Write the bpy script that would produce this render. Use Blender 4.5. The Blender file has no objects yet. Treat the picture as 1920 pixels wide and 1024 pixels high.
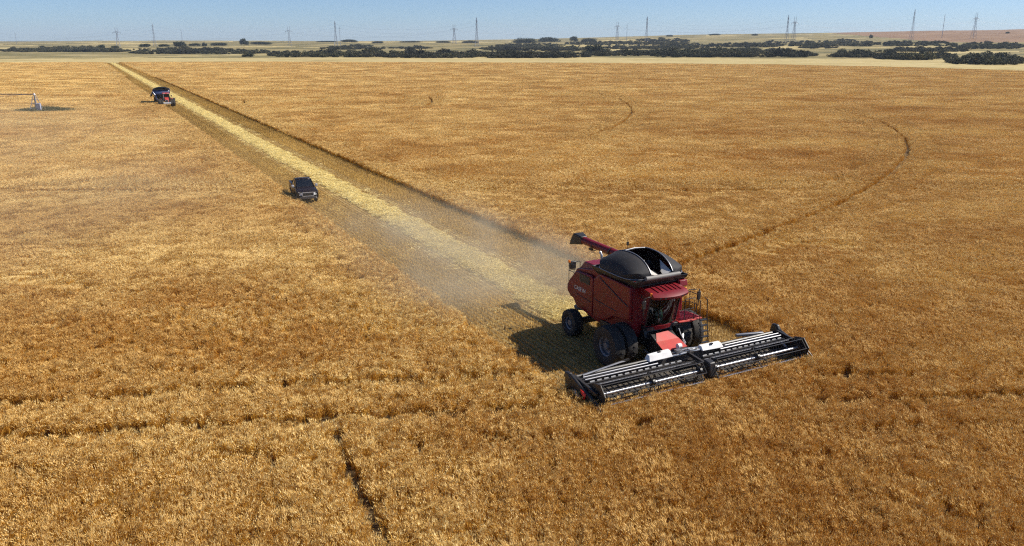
import bpy, bmesh, math, random
import numpy as np
from mathutils import Vector, Matrix, Euler

random.seed(7)
RNG = np.random.default_rng(11)
SC = bpy.context.scene
COL = SC.collection
R = math.radians

# ------------------------------------------------------------------ camera, sky, sun, exposure
CAM_H, PITCH, FPX = 15.0, 16.272, 1480.0          # metres, degrees down, focal length in photo pixels (1920 wide)
cam_data = bpy.data.cameras.new('camera')
cam = bpy.data.objects.new('camera', cam_data)
COL.objects.link(cam)
cam_data.sensor_width = 36.0
cam_data.lens = 36.0 * FPX / 1920.0
cam_data.clip_start, cam_data.clip_end = 0.5, 40000.0
cam.location = (0, 0, CAM_H)
cam.rotation_euler = (R(90 - PITCH), 0, 0)
SC.camera = cam

SUN_EL = 44.0
SUN_DIR = Vector((0.985 * math.cos(R(SUN_EL)), 0.17 * math.cos(R(SUN_EL)), math.sin(R(SUN_EL)))).normalized()
world = bpy.data.worlds.new('World')
SC.world = world
world.use_nodes = True
wn = world.node_tree
wn.nodes.clear()
sky = wn.nodes.new('ShaderNodeTexSky')
sky.sky_type = 'NISHITA'
sky.sun_disc = False
sky.sun_elevation = R(SUN_EL)
sky.sun_rotation = math.atan2(SUN_DIR.x, SUN_DIR.y)
sky.altitude = 0
sky.air_density, sky.dust_density, sky.ozone_density = 0.65, 0.3, 7.5
bg = wn.nodes.new('ShaderNodeBackground')
bg.inputs['Strength'].default_value = 0.082
wo = wn.nodes.new('ShaderNodeOutputWorld')
wn.links.new(sky.outputs[0], bg.inputs[0])
wn.links.new(bg.outputs[0], wo.inputs[0])

sd = bpy.data.lights.new('sun', 'SUN')
sd.energy = 5.0
sd.angle = R(0.53)
sd.color = (1.0, 0.93, 0.82)
sun = bpy.data.objects.new('sun', sd)
COL.objects.link(sun)
sun.rotation_euler = SUN_DIR.to_track_quat('Z', 'Y').to_euler()
sun.location = (60, 20, 60)

SC.view_settings.view_transform = 'Standard'
SC.view_settings.look = 'None'
SC.view_settings.exposure = 0.55
SC.view_settings.gamma = 1.0
SC.view_settings.use_curve_mapping = False
SC.render.engine = 'CYCLES'
SC.cycles.max_bounces = 5
SC.cycles.diffuse_bounces = 2
SC.cycles.glossy_bounces = 2
SC.cycles.transmission_bounces = 6
SC.cycles.transparent_max_bounces = 12
SC.cycles.volume_bounces = 0
SC.cycles.volume_step_rate = 3.0
SC.cycles.volume_max_steps = 96
SC.cycles.use_denoising = False          # the fine straw texture survives, a little grain stays as in the photograph
SC.cycles.use_adaptive_sampling = True
SC.cycles.adaptive_threshold = 0.016
SC.cycles.adaptive_min_samples = 64
SC.cycles.filter_width = 1.2

# ------------------------------------------------------------------ projection helpers (photo pixel <-> place)
CP, SP = math.cos(R(PITCH)), math.sin(R(PITCH))
def ray(px, py):
    px = np.asarray(px, float); py = np.asarray(py, float)
    r, d = (px - 960) / FPX, (py - 512) / FPX
    return r, CP - d * SP, d * CP + SP              # right, forward, down
def ground(px, py, z=0.0):
    r, w, d = ray(px, py)
    t = (CAM_H - z) / d
    return r * t, w * t
def project(X, Y, Z):
    h = Z - CAM_H
    dep = Y * CP - h * SP
    return 960 + FPX * X / dep, 512 - FPX * (Y * SP + h * CP) / dep

# ------------------------------------------------------------------ noise
def vnoise(x, y, seed=0):
    xi, yi = np.floor(x).astype(np.int64), np.floor(y).astype(np.int64)
    fx, fy = x - xi, y - yi
    fx = fx * fx * (3 - 2 * fx); fy = fy * fy * (3 - 2 * fy)
    def h(a, b):
        n = (a * 374761393 + b * 668265263 + seed * 1442695041) & 0x7fffffff
        n = ((n ^ (n >> 13)) * 1274126177) & 0x7fffffff
        n = ((n ^ (n >> 16)) * 60493) & 0x7fffffff
        return (n & 0xffff) / 65535.0
    return (h(xi, yi) * (1 - fx) + h(xi + 1, yi) * fx) * (1 - fy) + (h(xi, yi + 1) * (1 - fx) + h(xi + 1, yi + 1) * fx) * fy
def fbm(x, y, seed=0, oct=4):
    s, a, t = 0, 1.0, 0
    for k in range(oct):
        s = s + a * vnoise(x * 2 ** k, y * 2 ** k, seed + k * 17); t += a; a *= 0.5
    return s / t
def sstep(a, b, x):
    t = np.clip((x - a) / (b - a), 0, 1)
    return t * t * (3 - 2 * t)

# ------------------------------------------------------------------ mesh helpers
class MB:
    def __init__(self): self.v, self.f = [], []
    def add(self, vs, fs):
        o = len(self.v)
        self.v += [tuple(p) for p in vs]
        self.f += [tuple(i + o for i in q) for q in fs]
        return self
    def box(self, c, s, rot=None):
        m = rot.to_matrix() if isinstance(rot, Euler) else (rot or Matrix.Identity(3))
        c = Vector(c)
        vs = [c + m @ Vector((x * s[0] / 2, y * s[1] / 2, z * s[2] / 2)) for x in (-1, 1) for y in (-1, 1) for z in (-1, 1)]
        return self.add(vs, [(0, 1, 3, 2), (4, 6, 7, 5), (0, 4, 5, 1), (2, 3, 7, 6), (0, 2, 6, 4), (1, 5, 7, 3)])
    def hexa(self, b, t):                          # bottom ring of 4, top ring of 4
        return self.add(list(b) + list(t), [(3, 2, 1, 0), (4, 5, 6, 7), (0, 1, 5, 4), (1, 2, 6, 5), (2, 3, 7, 6), (3, 0, 4, 7)])
    def prism(self, poly, a, b, plane='xz'):       # polygon extruded from a to b along the third axis
        n = len(poly)
        mk = {'xz': lambda p, t: (p[0], t, p[1]), 'xy': lambda p, t: (p[0], p[1], t), 'yz': lambda p, t: (t, p[0], p[1])}[plane]
        vs = [mk(p, a) for p in poly] + [mk(p, b) for p in poly]
        fs = [tuple(range(n)), tuple(range(2 * n - 1, n - 1, -1))]
        fs += [(i, n + i, n + (i + 1) % n, (i + 1) % n) for i in range(n)]
        return self.add(vs, fs)
    def tube(self, pts, r, n=8, cap=True):
        pts = [Vector(p) for p in pts]
        rs = r if isinstance(r, (list, tuple)) else [r] * len(pts)
        rings = []
        prev = None
        for i, p in enumerate(pts):
            d = (pts[min(i + 1, len(pts) - 1)] - pts[max(i - 1, 0)]).normalized()
            ref = Vector((0, 0, 1)) if abs(d.z) < 0.9 else Vector((1, 0, 0))
            a = d.cross(ref).normalized()
            if prev is not None and a.dot(prev) < 0: a = -a
            prev = a
            b = d.cross(a)
            rings.append([p + rs[i] * (math.cos(2 * math.pi * k / n) * a + math.sin(2 * math.pi * k / n) * b) for k in range(n)])
        return self.loft(rings, cap)
    def loft(self, rings, cap=True, closed=True):
        n = len(rings[0]); vs = [p for q in rings for p in q]; fs = []
        for i in range(len(rings) - 1):
            for k in range(n if closed else n - 1):
                fs.append((i * n + k, i * n + (k + 1) % n, (i + 1) * n + (k + 1) % n, (i + 1) * n + k))
        if cap:
            fs.append(tuple(range(n - 1, -1, -1))); fs.append(tuple((len(rings) - 1) * n + k for k in range(n)))
        return self.add(vs, fs)
    def lathe(self, prof, c, axis='y', n=32, cap=False):   # prof: (radius, offset along axis)
        rings = []
        for r, a in prof:
            ring = []
            for k in range(n):
                t = 2 * math.pi * k / n
                q = (r * math.cos(t), r * math.sin(t))
                p = {'y': (q[0], a, q[1]), 'z': (q[0], q[1], a), 'x': (a, q[0], q[1])}[axis]
                ring.append((p[0] + c[0], p[1] + c[1], p[2] + c[2]))
            rings.append(ring)
        return self.loft(rings, cap)
    def build(self, name, mat, parent=None, bevel=0.0, loc=None, smooth=True, sharp=35):
        me = bpy.data.meshes.new(name)
        me.from_pydata(self.v, [], self.f)
        me.update()
        bm = bmesh.new(); bm.from_mesh(me)
        bmesh.ops.recalc_face_normals(bm, faces=bm.faces)
        bm.to_mesh(me); bm.free()
        if smooth:
            me.polygons.foreach_set('use_smooth', [True] * len(me.polygons))
            me.set_sharp_from_angle(angle=R(sharp))
        o = bpy.data.objects.new(name, me)
        COL.objects.link(o)
        if mat: me.materials.append(mat)
        if parent: o.parent = parent
        if loc is not None: o.location = loc
        if bevel:
            b = o.modifiers.new('bevel', 'BEVEL'); b.width = bevel; b.segments = 2; b.limit_method = 'ANGLE'; b.angle_limit = R(30)
        return o
def tag(o, label=None, cat=None, group=None, kind=None):
    for k, v in (('label', label), ('category', cat), ('group', group), ('kind', kind)):
        if v: o[k] = v
    return o
def empty(name, loc=(0, 0, 0), rz=0.0):
    o = bpy.data.objects.new(name, None); COL.objects.link(o)
    o.location = loc; o.rotation_euler = (0, 0, rz); o.empty_display_size = 0.3
    return o
def copy_tree(o, parent=None):
    c = o.copy(); COL.objects.link(c); c.parent = parent
    for ch in list(o.children): copy_tree(ch, c)
    return c

# ------------------------------------------------------------------ materials
def mat(name, col, rough=0.5, metal=0.0, var=0.15, scale=3.0, dust=0.0, coat=0.0, spec=0.5, bump=0.0, dustcol=(0.42, 0.3, 0.17)):
    m = bpy.data.materials.new(name); m.use_nodes = True
    nt = m.node_tree; N, L = nt.nodes, nt.links
    b = N['Principled BSDF']
    tc = N.new('ShaderNodeTexCoord')
    nz = N.new('ShaderNodeTexNoise'); nz.inputs['Scale'].default_value = scale; nz.inputs['Detail'].default_value = 6
    L.new(tc.outputs['Object'], nz.inputs['Vector'])
    mr = N.new('ShaderNodeMapRange'); mr.inputs[1].default_value = 0.3; mr.inputs[2].default_value = 0.7
    mr.inputs[3].default_value = 1 - var; mr.inputs[4].default_value = 1 + var
    L.new(nz.outputs['Fac'], mr.inputs[0])
    mx = N.new('ShaderNodeMix'); mx.data_type = 'RGBA'; mx.blend_type = 'MULTIPLY'; mx.inputs['Factor'].default_value = 1
    mx.inputs['A'].default_value = (*col, 1); L.new(mr.outputs[0], mx.inputs['B'])
    out = mx.outputs['Result']
    if dust:
        n2 = N.new('ShaderNodeTexNoise'); n2.inputs['Scale'].default_value = 1.3; n2.inputs['Detail'].default_value = 8; n2.inputs['Roughness'].default_value = 0.65
        L.new(tc.outputs['Object'], n2.inputs['Vector'])
        m2 = N.new('ShaderNodeMapRange'); m2.inputs[1].default_value = 0.35; m2.inputs[2].default_value = 0.8; m2.inputs[4].default_value = dust
        L.new(n2.outputs['Fac'], m2.inputs[0])
        dx = N.new('ShaderNodeMix'); dx.data_type = 'RGBA'; L.new(m2.outputs[0], dx.inputs['Factor'])
        L.new(out, dx.inputs['A']); dx.inputs['B'].default_value = (*dustcol, 1); out = dx.outputs['Result']
    L.new(out, b.inputs['Base Color'])
    r2 = N.new('ShaderNodeMapRange'); r2.inputs[3].default_value = max(0.03, rough - 0.1); r2.inputs[4].default_value = min(1, rough + 0.12)
    L.new(nz.outputs['Fac'], r2.inputs[0]); L.new(r2.outputs[0], b.inputs['Roughness'])
    b.inputs['Metallic'].default_value = metal
    b.inputs['Specular IOR Level'].default_value = spec
    if coat: b.inputs['Coat Weight'].default_value = coat; b.inputs['Coat Roughness'].default_value = 0.12
    if bump:
        bp = N.new('ShaderNodeBump'); bp.inputs['Strength'].default_value = bump; bp.inputs['Distance'].default_value = 0.02
        L.new(nz.outputs['Fac'], bp.inputs['Height']); L.new(bp.outputs[0], b.inputs['Normal'])
    return m

def glass_mat(name, tint=(0.35, 0.45, 0.42), alpha=0.45):
    m = bpy.data.materials.new(name); m.use_nodes = True
    N, L = m.node_tree.nodes, m.node_tree.links
    N.remove(N['Principled BSDF']); out = N['Material Output']
    t = N.new('ShaderNodeBsdfTransparent'); t.inputs[0].default_value = (*tint, 1)
    g = N.new('ShaderNodeBsdfGlossy'); g.inputs['Roughness'].default_value = 0.03; g.inputs[0].default_value = (0.9, 0.95, 1, 1)
    fr = N.new('ShaderNodeFresnel'); fr.inputs[0].default_value = 1.5
    x = N.new('ShaderNodeMixShader'); L.new(fr.outputs[0], x.inputs[0]); L.new(t.outputs[0], x.inputs[1]); L.new(g.outputs[0], x.inputs[2])
    L.new(x.outputs[0], out.inputs['Surface'])
    return m

def plant_mat(name, stops, tint_lo=(0.83, 0.70, 0.54), tint_hi=(1.10, 1.12, 1.15), trans=0.18, rough=0.6, instancer=True, spec=0.25, field_noise=False):
    """straw and leaves: every blade takes its own tone; the patch it stands in tints it"""
    m = bpy.data.materials.new(name); m.use_nodes = True
    N, L = m.node_tree.nodes, m.node_tree.links
    b = N['Principled BSDF']; out = N['Material Output']
    geo = N.new('ShaderNodeNewGeometry')
    cr = N.new('ShaderNodeValToRGB')
    while len(cr.color_ramp.elements) < len(stops): cr.color_ramp.elements.new(0.5)
    for e, (p, c) in zip(cr.color_ramp.elements, stops): e.position = p; e.color = (*c, 1)
    L.new(geo.outputs['Random Per Island'], cr.inputs[0])
    col = cr.outputs[0]
    if instancer:
        at = N.new('ShaderNodeAttribute'); at.attribute_type = 'INSTANCER'; at.attribute_name = 'tint'
        tm = N.new('ShaderNodeMix'); tm.data_type = 'RGBA'
        tm.inputs['A'].default_value = (*tint_lo, 1); tm.inputs['B'].default_value = (*tint_hi, 1)
        fac = at.outputs['Fac']
        if field_noise:                                   # slow drift of ripeness over the field
            for sc_, w_, st_ in ((0.042, 1.9, (1, 1.5, 1)), (0.16, 0.5, (1, 1.3, 1))):
                mp = N.new('ShaderNodeMapping'); mp.inputs['Scale'].default_value = st_
                L.new(geo.outputs['Position'], mp.inputs['Vector'])
                nz = N.new('ShaderNodeTexNoise'); nz.noise_dimensions = '2D'; nz.inputs['Scale'].default_value = sc_; nz.inputs['Detail'].default_value = 3
                L.new(mp.outputs[0], nz.inputs['Vector'])
                ma = N.new('ShaderNodeMath'); ma.operation = 'MULTIPLY_ADD'; ma.inputs[1].default_value = w_
                L.new(nz.outputs['Fac'], ma.inputs[0]); L.new(fac, ma.inputs[2])
                mb = N.new('ShaderNodeMath'); mb.operation = 'SUBTRACT'; mb.inputs[1].default_value = w_ * 0.5
                L.new(ma.outputs[0], mb.inputs[0]); fac = mb.outputs[0]
        L.new(fac, tm.inputs['Factor'])
        mx = N.new('ShaderNodeMix'); mx.data_type = 'RGBA'; mx.blend_type = 'MULTIPLY'; mx.inputs['Factor'].default_value = 1
        L.new(col, mx.inputs['A']); L.new(tm.outputs['Result'], mx.inputs['B']); col = mx.outputs['Result']
    L.new(col, b.inputs['Base Color']); b.inputs['Roughness'].default_value = rough
    b.inputs['Specular IOR Level'].default_value = spec
    if trans:
        t = N.new('ShaderNodeBsdfTranslucent'); L.new(col, t.inputs[0])
        x = N.new('ShaderNodeMixShader'); x.inputs[0].default_value = trans
        L.new(b.outputs[0], x.inputs[1]); L.new(t.outputs[0], x.inputs[2]); L.new(x.outputs[0], out.inputs['Surface'])
    return m

def land_mat(name, stops, scale=0.02, stretch=(1, 1, 1), fine=2.0, fine_amt=0.25, rough=0.95, bump=0.0):
    m = bpy.data.materials.new(name); m.use_nodes = True
    N, L = m.node_tree.nodes, m.node_tree.links
    b = N['Principled BSDF']
    geo = N.new('ShaderNodeNewGeometry')
    mp = N.new('ShaderNodeMapping'); mp.inputs['Scale'].default_value = stretch
    L.new(geo.outputs['Position'], mp.inputs['Vector'])
    n1 = N.new('ShaderNodeTexNoise'); n1.inputs['Scale'].default_value = scale; n1.inputs['Detail'].default_value = 7; n1.inputs['Roughness'].default_value = 0.6
    L.new(mp.outputs[0], n1.inputs['Vector'])
    cr = N.new('ShaderNodeValToRGB')
    while len(cr.color_ramp.elements) < len(stops): cr.color_ramp.elements.new(0.5)
    for e, (p, c) in zip(cr.color_ramp.elements, stops): e.position = p; e.color = (*c, 1)
    L.new(n1.outputs['Fac'], cr.inputs[0])
    n2 = N.new('ShaderNodeTexNoise'); n2.inputs['Scale'].default_value = fine; n2.inputs['Detail'].default_value = 5
    L.new(mp.outputs[0], n2.inputs['Vector'])
    mr = N.new('ShaderNodeMapRange'); mr.inputs[1].default_value = 0.3; mr.inputs[2].default_value = 0.7
    mr.inputs[3].default_value = 1 - fine_amt; mr.inputs[4].default_value = 1 + fine_amt
    L.new(n2.outputs['Fac'], mr.inputs[0])
    mx = N.new('ShaderNodeMix'); mx.data_type = 'RGBA'; mx.blend_type = 'MULTIPLY'; mx.inputs['Factor'].default_value = 1
    L.new(cr.outputs[0], mx.inputs['A']); L.new(mr.outputs[0], mx.inputs['B'])
    L.new(mx.outputs['Result'], b.inputs['Base Color']); b.inputs['Roughness'].default_value = rough
    b.inputs['Specular IOR Level'].default_value = 0.1
    if bump:
        bp = N.new('ShaderNodeBump'); bp.inputs['Strength'].default_value = bump; bp.inputs['Distance'].default_value = 0.05
        L.new(n2.outputs['Fac'], bp.inputs['Height']); L.new(bp.outputs[0], b.inputs['Normal'])
    return m

# ------------------------------------------------------------------ lie of the land
UX, UY = 0.469, -0.883                               # the way the combine drives
VX, VY = 0.883, 0.469                                # across the cut, towards the right of the picture
HEAD = math.atan2(UY, UX)
COMBINE_U, COMBINE_V = -29.2, 23.2                   # front axle along and across
CUT0, CUT1 = 16.95, 29.45                            # edges of the cut swath
def U(X, Y): return X * UX + Y * UY
def V(X, Y): return X * VX + Y * VY
def UV(u, v): return (u * UX + v * VX, u * UY + v * VY)

SKY_X = [-900, 0, 330, 640, 960, 1120, 1280, 1600, 1920, 2900]
SKY_E = [1, 1, 3, 2.5, 5, 9, 13.5, 16, 18.5, 20]     # skyline above eye level, photo pixels
def land_z(X, Y):
    X = np.asarray(X, float); Y = np.asarray(Y, float)
    r = np.hypot(X, Y)
    px = 960 + 1541 * X / np.maximum(np.abs(Y), 0.35 * np.abs(X) + 1) * np.sign(Y + 1e-6)
    e = np.interp(px, SKY_X, SKY_E)
    top = 15 + e * 4200 / 1541
    z = sstep(850, 4300, r) * top
    und = (fbm(X / 520 + 9, Y / 420 + 4, 5, 4) - 0.5) * 13 + (fbm(X / 130, Y / 110, 8, 3) - 0.5) * 3.5
    z = z + sstep(700, 1500, r) * und * sstep(7000, 2500, r)
    z = z + sstep(5500, 9000, r) * -12
    return z * sstep(620, 900, r)
def on_land(px, py):
    """where the lines of sight through photo pixels meet the land"""
    r, w, d = ray(np.atleast_1d(px), np.atleast_1d(py))
    ys = np.geomspace(400, 6500, 420)[:, None]
    h = CAM_H - ys * (d / w)[None]
    hit = h <= land_z(ys * (r / w)[None], ys)
    i = np.where(hit.any(0), hit.argmax(0), 360)
    y = ys[i, 0]
    x = y * r / w
    return x, y, land_z(x, y)

EDGE_X = [-3000, 0, 500, 900, 1200, 1450, 1700, 1920, 2600]
EDGE_Y = [120, 118, 116.5, 118, 119.5, 122, 127, 134, 150]
def in_field(X, Y, off=0.0):
    px, py = project(X, np.maximum(Y, 5.0), 0.3)
    return py > np.interp(px, EDGE_X, EDGE_Y) + off

# the land as one sheet out to the horizon, finest where the camera looks
def make_land():
    a0 = np.concatenate([np.linspace(-45, 45, 361), np.linspace(45, 315, 91)[1:-1]])
    ang = np.radians(90 - a0)
    rad = np.concatenate([[0.5], np.geomspace(8, 560, 40), np.geomspace(575, 5200, 150), np.geomspace(5400, 14000, 16)])
    A, Rr = np.meshgrid(ang, rad)
    X, Y = Rr * np.cos(A), Rr * np.sin(A)
    Z = land_z(X, Y)
    na, nr = len(ang), len(rad)
    vs = np.stack([X, Y, Z], -1).reshape(-1, 3)
    i, j = np.meshgrid(np.arange(nr - 1), np.arange(na), indexing='ij')
    j2 = (j + 1) % na
    fs = np.stack([i * na + j, i * na + j2, (i + 1) * na + j2, (i + 1) * na + j], -1).reshape(-1, 4)[:, ::-1]
    fs = [tuple(q) for q in fs.tolist()] + [tuple(range(na - 1, -1, -1))[::-1]]
    me = bpy.data.meshes.new('ground'); me.from_pydata(vs.tolist(), [], fs); me.update()
    o = bpy.data.objects.new('ground', me); COL.objects.link(o)
    for m in (M_SOIL, M_PALE, M_PASTURE, M_BROWN): me.materials.append(m)
    c = np.array([p.center[:] for p in me.polygons])
    X, Y, Z = c[:, 0], c[:, 1], c[:, 2]
    px, py = project(X, np.maximum(Y, 5), Z)
    r = np.hypot(X, Y)
    n = fbm(X / 160, Y / 120, 21, 3)
    idx = np.where(r < 760 + 240 * n, 1, 2)
    idx[(n > 0.66) & (r > 1000)] = 1
    fld = in_field(X, Y) & (r < 760)
    idx[fld] = 0
    idx[(px > 1560 + (py - 62) * 12) & (r > 1900) & (Y > 0)] = 3
    idx[Y < 0] = np.where(r[Y < 0] < 600, 0, 2)
    me.polygons.foreach_set('material_index', idx.astype(np.int32))
    me.polygons.foreach_set('use_smooth', [True] * len(me.polygons))
    return tag(o, 'open prairie land reaching out to the horizon', 'ground', kind='structure')

M_SOIL = land_mat('soil', [(0.3, (0.085, 0.055, 0.03)), (0.55, (0.15, 0.10, 0.048)), (0.75, (0.25, 0.17, 0.08))], 0.6, fine=9, fine_amt=0.35, bump=0.6)
M_PALE = land_mat('dry_grass', [(0.30, (0.20, 0.155, 0.06)), (0.42, (0.37, 0.29, 0.125)), (0.55, (0.46, 0.37, 0.18)), (0.68, (0.30, 0.26, 0.10))], 0.022, (0.5, 1.9, 1), fine=0.25, fine_amt=0.35)
M_PASTURE = land_mat('pasture', [(0.3, (0.09, 0.085, 0.04)), (0.45, (0.17, 0.145, 0.065)), (0.56, (0.25, 0.20, 0.09)), (0.70, (0.36, 0.29, 0.145))], 0.008, (0.8, 1.5, 1), fine=0.12)
M_BROWN = land_mat('brown_field', [(0.35, (0.20, 0.12, 0.07)), (0.65, (0.27, 0.17, 0.10))], 0.01, fine=0.1, fine_amt=0.15)
make_land()

# ------------------------------------------------------------------ scattering: one stuff object = points + instanced patches
def proto_collection(name, objs):
    c = bpy.data.collections.new(name)
    for o in objs: c.objects.link(o)
    return c
def scatter(name, pts, rot, scl, tint, var, coll, label, cat):
    n = len(pts)
    me = bpy.data.meshes.new(name)
    me.vertices.add(n)
    me.vertices.foreach_set('co', np.ascontiguousarray(pts, np.float32).ravel())
    for nm, typ, dat, key in (('rot', 'FLOAT_VECTOR', rot, 'vector'), ('scl', 'FLOAT_VECTOR', scl, 'vector'), ('tint', 'FLOAT', tint, 'value'), ('variant', 'INT', var, 'value')):
        a = me.attributes.new(nm, typ, 'POINT')
        a.data.foreach_set(key, np.ascontiguousarray(dat, np.int32 if typ == 'INT' else np.float32).ravel())
    me.update()
    o = bpy.data.objects.new(name, me); COL.objects.link(o)
    g = bpy.data.node_groups.new(name + '_nodes', 'GeometryNodeTree')
    g.interface.new_socket('Geometry', in_out='INPUT', socket_type='NodeSocketGeometry')
    g.interface.new_socket('Geometry', in_out='OUTPUT', socket_type='NodeSocketGeometry')
    N, L = g.nodes, g.links
    gi, go = N.new('NodeGroupInput'), N.new('NodeGroupOutput')
    ci = N.new('GeometryNodeCollectionInfo'); ci.inputs['Collection'].default_value = coll
    ci.inputs['Separate Children'].default_value = True; ci.inputs['Reset Children'].default_value = True
    ip = N.new('GeometryNodeInstanceOnPoints'); ip.inputs['Pick Instance'].default_value = True
    def attr(nm, typ):
        q = N.new('GeometryNodeInputNamedAttribute'); q.data_type = typ; q.inputs['Name'].default_value = nm
        return q.outputs['Attribute']
    er = N.new('FunctionNodeEulerToRotation')
    L.new(attr('rot', 'FLOAT_VECTOR'), er.inputs[0])
    L.new(gi.outputs[0], ip.inputs['Points']); L.new(ci.outputs[0], ip.inputs['Instance'])
    L.new(attr('variant', 'INT'), ip.inputs['Instance Index'])
    L.new(er.outputs[0], ip.inputs['Rotation']); L.new(attr('scl', 'FLOAT_VECTOR'), ip.inputs['Scale'])
    L.new(ip.outputs[0], go.inputs[0])
    md = o.modifiers.new('scatter', 'NODES'); md.node_group = g
    return tag(o, label, cat, kind='stuff')
def raw_mesh(name, vs, fs, mats, midx=None):
    me = bpy.data.meshes.new(name); me.from_pydata(vs, [], fs); me.update()
    for m in mats: me.materials.append(m)
    if midx is not None: me.polygons.foreach_set('material_index', np.array(midx, np.int32))
    return bpy.data.objects.new(name, me)

# ------------------------------------------------------------------ wheat
M_STEM = plant_mat('wheat_straw', [(0.0, (0.32, 0.145, 0.020)), (0.45, (0.62, 0.32, 0.042)), (1.0, (0.84, 0.52, 0.10))], trans=0.22, field_noise=True)
M_EAR = plant_mat('wheat_ear', [(0.0, (0.50, 0.275, 0.05)), (0.4, (0.81, 0.555, 0.185)), (0.8, (0.92, 0.70, 0.305)), (1.0, (0.97, 0.83, 0.48))], trans=0.15, field_noise=True)
def wheat_patch(name, size, n, h, wid, seed, z0=0.0, soft=False):
    rg = random.Random(seed)
    vs, fs, mi = [], [], []
    def tri(a, b, c, m):
        k = len(vs); vs.extend([tuple(a), tuple(b), tuple(c)]); fs.append((k, k + 1, k + 2)); mi.append(m)
    for i in range(n):
        if i % 6 == 0:                                          # plants tiller: stalks come in bunches that lean together
            cx, cy = (rg.gauss(0, .42) * size, rg.gauss(0, .42) * size) if soft else (rg.uniform(-.5, .5) * size, rg.uniform(-.5, .5) * size)
            ch, cla, clm, cs = rg.uniform(0.74, 1.10), rg.uniform(0, 2 * math.pi), abs(rg.gauss(0, 0.10)), wid * 2.4
        bx, by = cx + rg.gauss(0, cs), cy + rg.gauss(0, cs)
        hh = h * ch * rg.uniform(0.93, 1.05)
        la, lm = cla + rg.gauss(0, 0.7), (clm + abs(rg.gauss(0, 0.06))) * hh
        top = Vector((bx + lm * math.cos(la), by + lm * math.sin(la), hh * 0.9))
        a = rg.uniform(0, math.pi); w = wid * 0.45
        dx, dy = w * math.cos(a), w * math.sin(a)
        k = len(vs)
        vs += [(bx - dx, by - dy, z0), (bx + dx, by + dy, z0), (top.x + dx * .6, top.y + dy * .6, top.z), (top.x - dx * .6, top.y - dy * .6, top.z)]
        fs.append((k, k + 1, k + 2, k + 3)); mi.append(0)
        # ear, nodding over
        q_ = rg.uniform(.1, .75); d = Vector((math.cos(la) * q_, math.sin(la) * q_, rg.uniform(0.45, 1.0))).normalized()
        L = rg.uniform(0.075, 0.115) * (wid / 0.011) ** 0.35
        mid, tip = top + d * L * 0.45, top + d * L
        s1 = d.orthogonal().normalized(); s2 = d.cross(s1)
        k = len(vs); q = wid
        vs += [tuple(top), tuple(mid + s1 * q), tuple(mid - s1 * q * .5 + s2 * q * .87), tuple(mid - s1 * q * .5 - s2 * q * .87), tuple(tip)]
        for x, y in ((1, 2), (2, 3), (3, 1)):
            fs.append((k, k + x, k + y)); mi.append(1); fs.append((k + 4, k + y, k + x)); mi.append(1)
        for sgn in (-1, 1):                                    # awns
            e = tip + d * L * 0.7 + s1 * sgn * L * 0.35
            tri(mid + s2 * q * .3, mid - s2 * q * .3, e, 1)
        if rg.random() < 0.7:                                  # dry leaf
            zl = hh * rg.uniform(.5, .75); la2 = rg.uniform(0, 6.283); ll = rg.uniform(.1, .2)
            c, s = math.cos(la2), math.sin(la2)
            p0 = Vector((bx, by, zl)); p1 = p0 + Vector((c * ll * .6, s * ll * .6, ll * .35)); p2 = p0 + Vector((c * ll, s * ll, -ll * .2))
            ww = wid * .6
            tri(p0, p1 + Vector((-s * ww, c * ww, 0)), p1 - Vector((-s * ww, c * ww, 0)), 0)
            tri(p1 + Vector((-s * ww, c * ww, 0)), p2, p1 - Vector((-s * ww, c * ww, 0)), 0)
    return raw_mesh(name, vs, fs, [M_STEM, M_EAR], mi)

protos = [wheat_patch(f'wheat_a{k}', 0.44, 96, 0.66, 0.0115, 100 + k) for k in range(5)]
protos += [wheat_patch(f'wheat_b{k}', 1.20, 640, 0.66, 0.0115, 150 + k) for k in range(10)]
protos += [wheat_patch(f'wheat_c{k}', 2.05, 760, 0.66, 0.0165, 200 + k, 0.24, True) for k in range(8)]
protos += [wheat_patch(f'wheat_d{k}', 4.3, 1300, 0.66, 0.033, 300 + k, 0.24, True) for k in range(6)]
WHEAT = proto_collection('wheat_patches', protos)

# wheel tracks through the crop (traced on the ground): polyline, gap width
def trace(pix, z=0.55): return [tuple(float(q) for q in ground(a, b, z)) for a, b in pix]
TRACKS = [
    (trace([(1250, 503), (1285, 490), (1345, 468), (1400, 450), (1500, 412), (1580, 378), (1640, 345), (1680, 315), (1699, 292), (1703, 276), (1697, 258), (1678, 243), (1655, 229), (1610, 216), (1560, 204)]), 0.42),
    (trace([(1105, 255), (1150, 240), (1172, 227), (1185, 212), (1184, 203), (1174, 193), (1160, 186), (1100, 172)]), 0.42),
    (trace([(803, 197), (809, 193), (810, 188), (805, 183)]), 0.5),
    (trace([(452, 196), (458, 193), (457, 188)]), 0.45),
    (trace([(-60, 817), (0, 813), (150, 806), (296, 797), (434, 789), (480, 784), (589, 781), (699, 773), (806, 766), (909, 762), (1000, 757)]), 0.34),
    (trace([(-60, 753), (0, 750), (150, 741), (262, 734), (400, 722), (480, 717), (640, 711), (800, 706), (960, 696)]), 0.32),
    (trace([(1500, 742), (1700, 741), (1800, 736), (2000, 732)]), 0.28),
    (trace([(612, 770), (640, 822)]), 0.26), (trace([(646, 845), (673, 902)]), 0.30), (trace([(676, 915), (700, 965), (724, 1012)]), 0.27),
    (trace([(1745, 905), (1765, 940), (1835, 985)]), 0.27),
]
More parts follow.
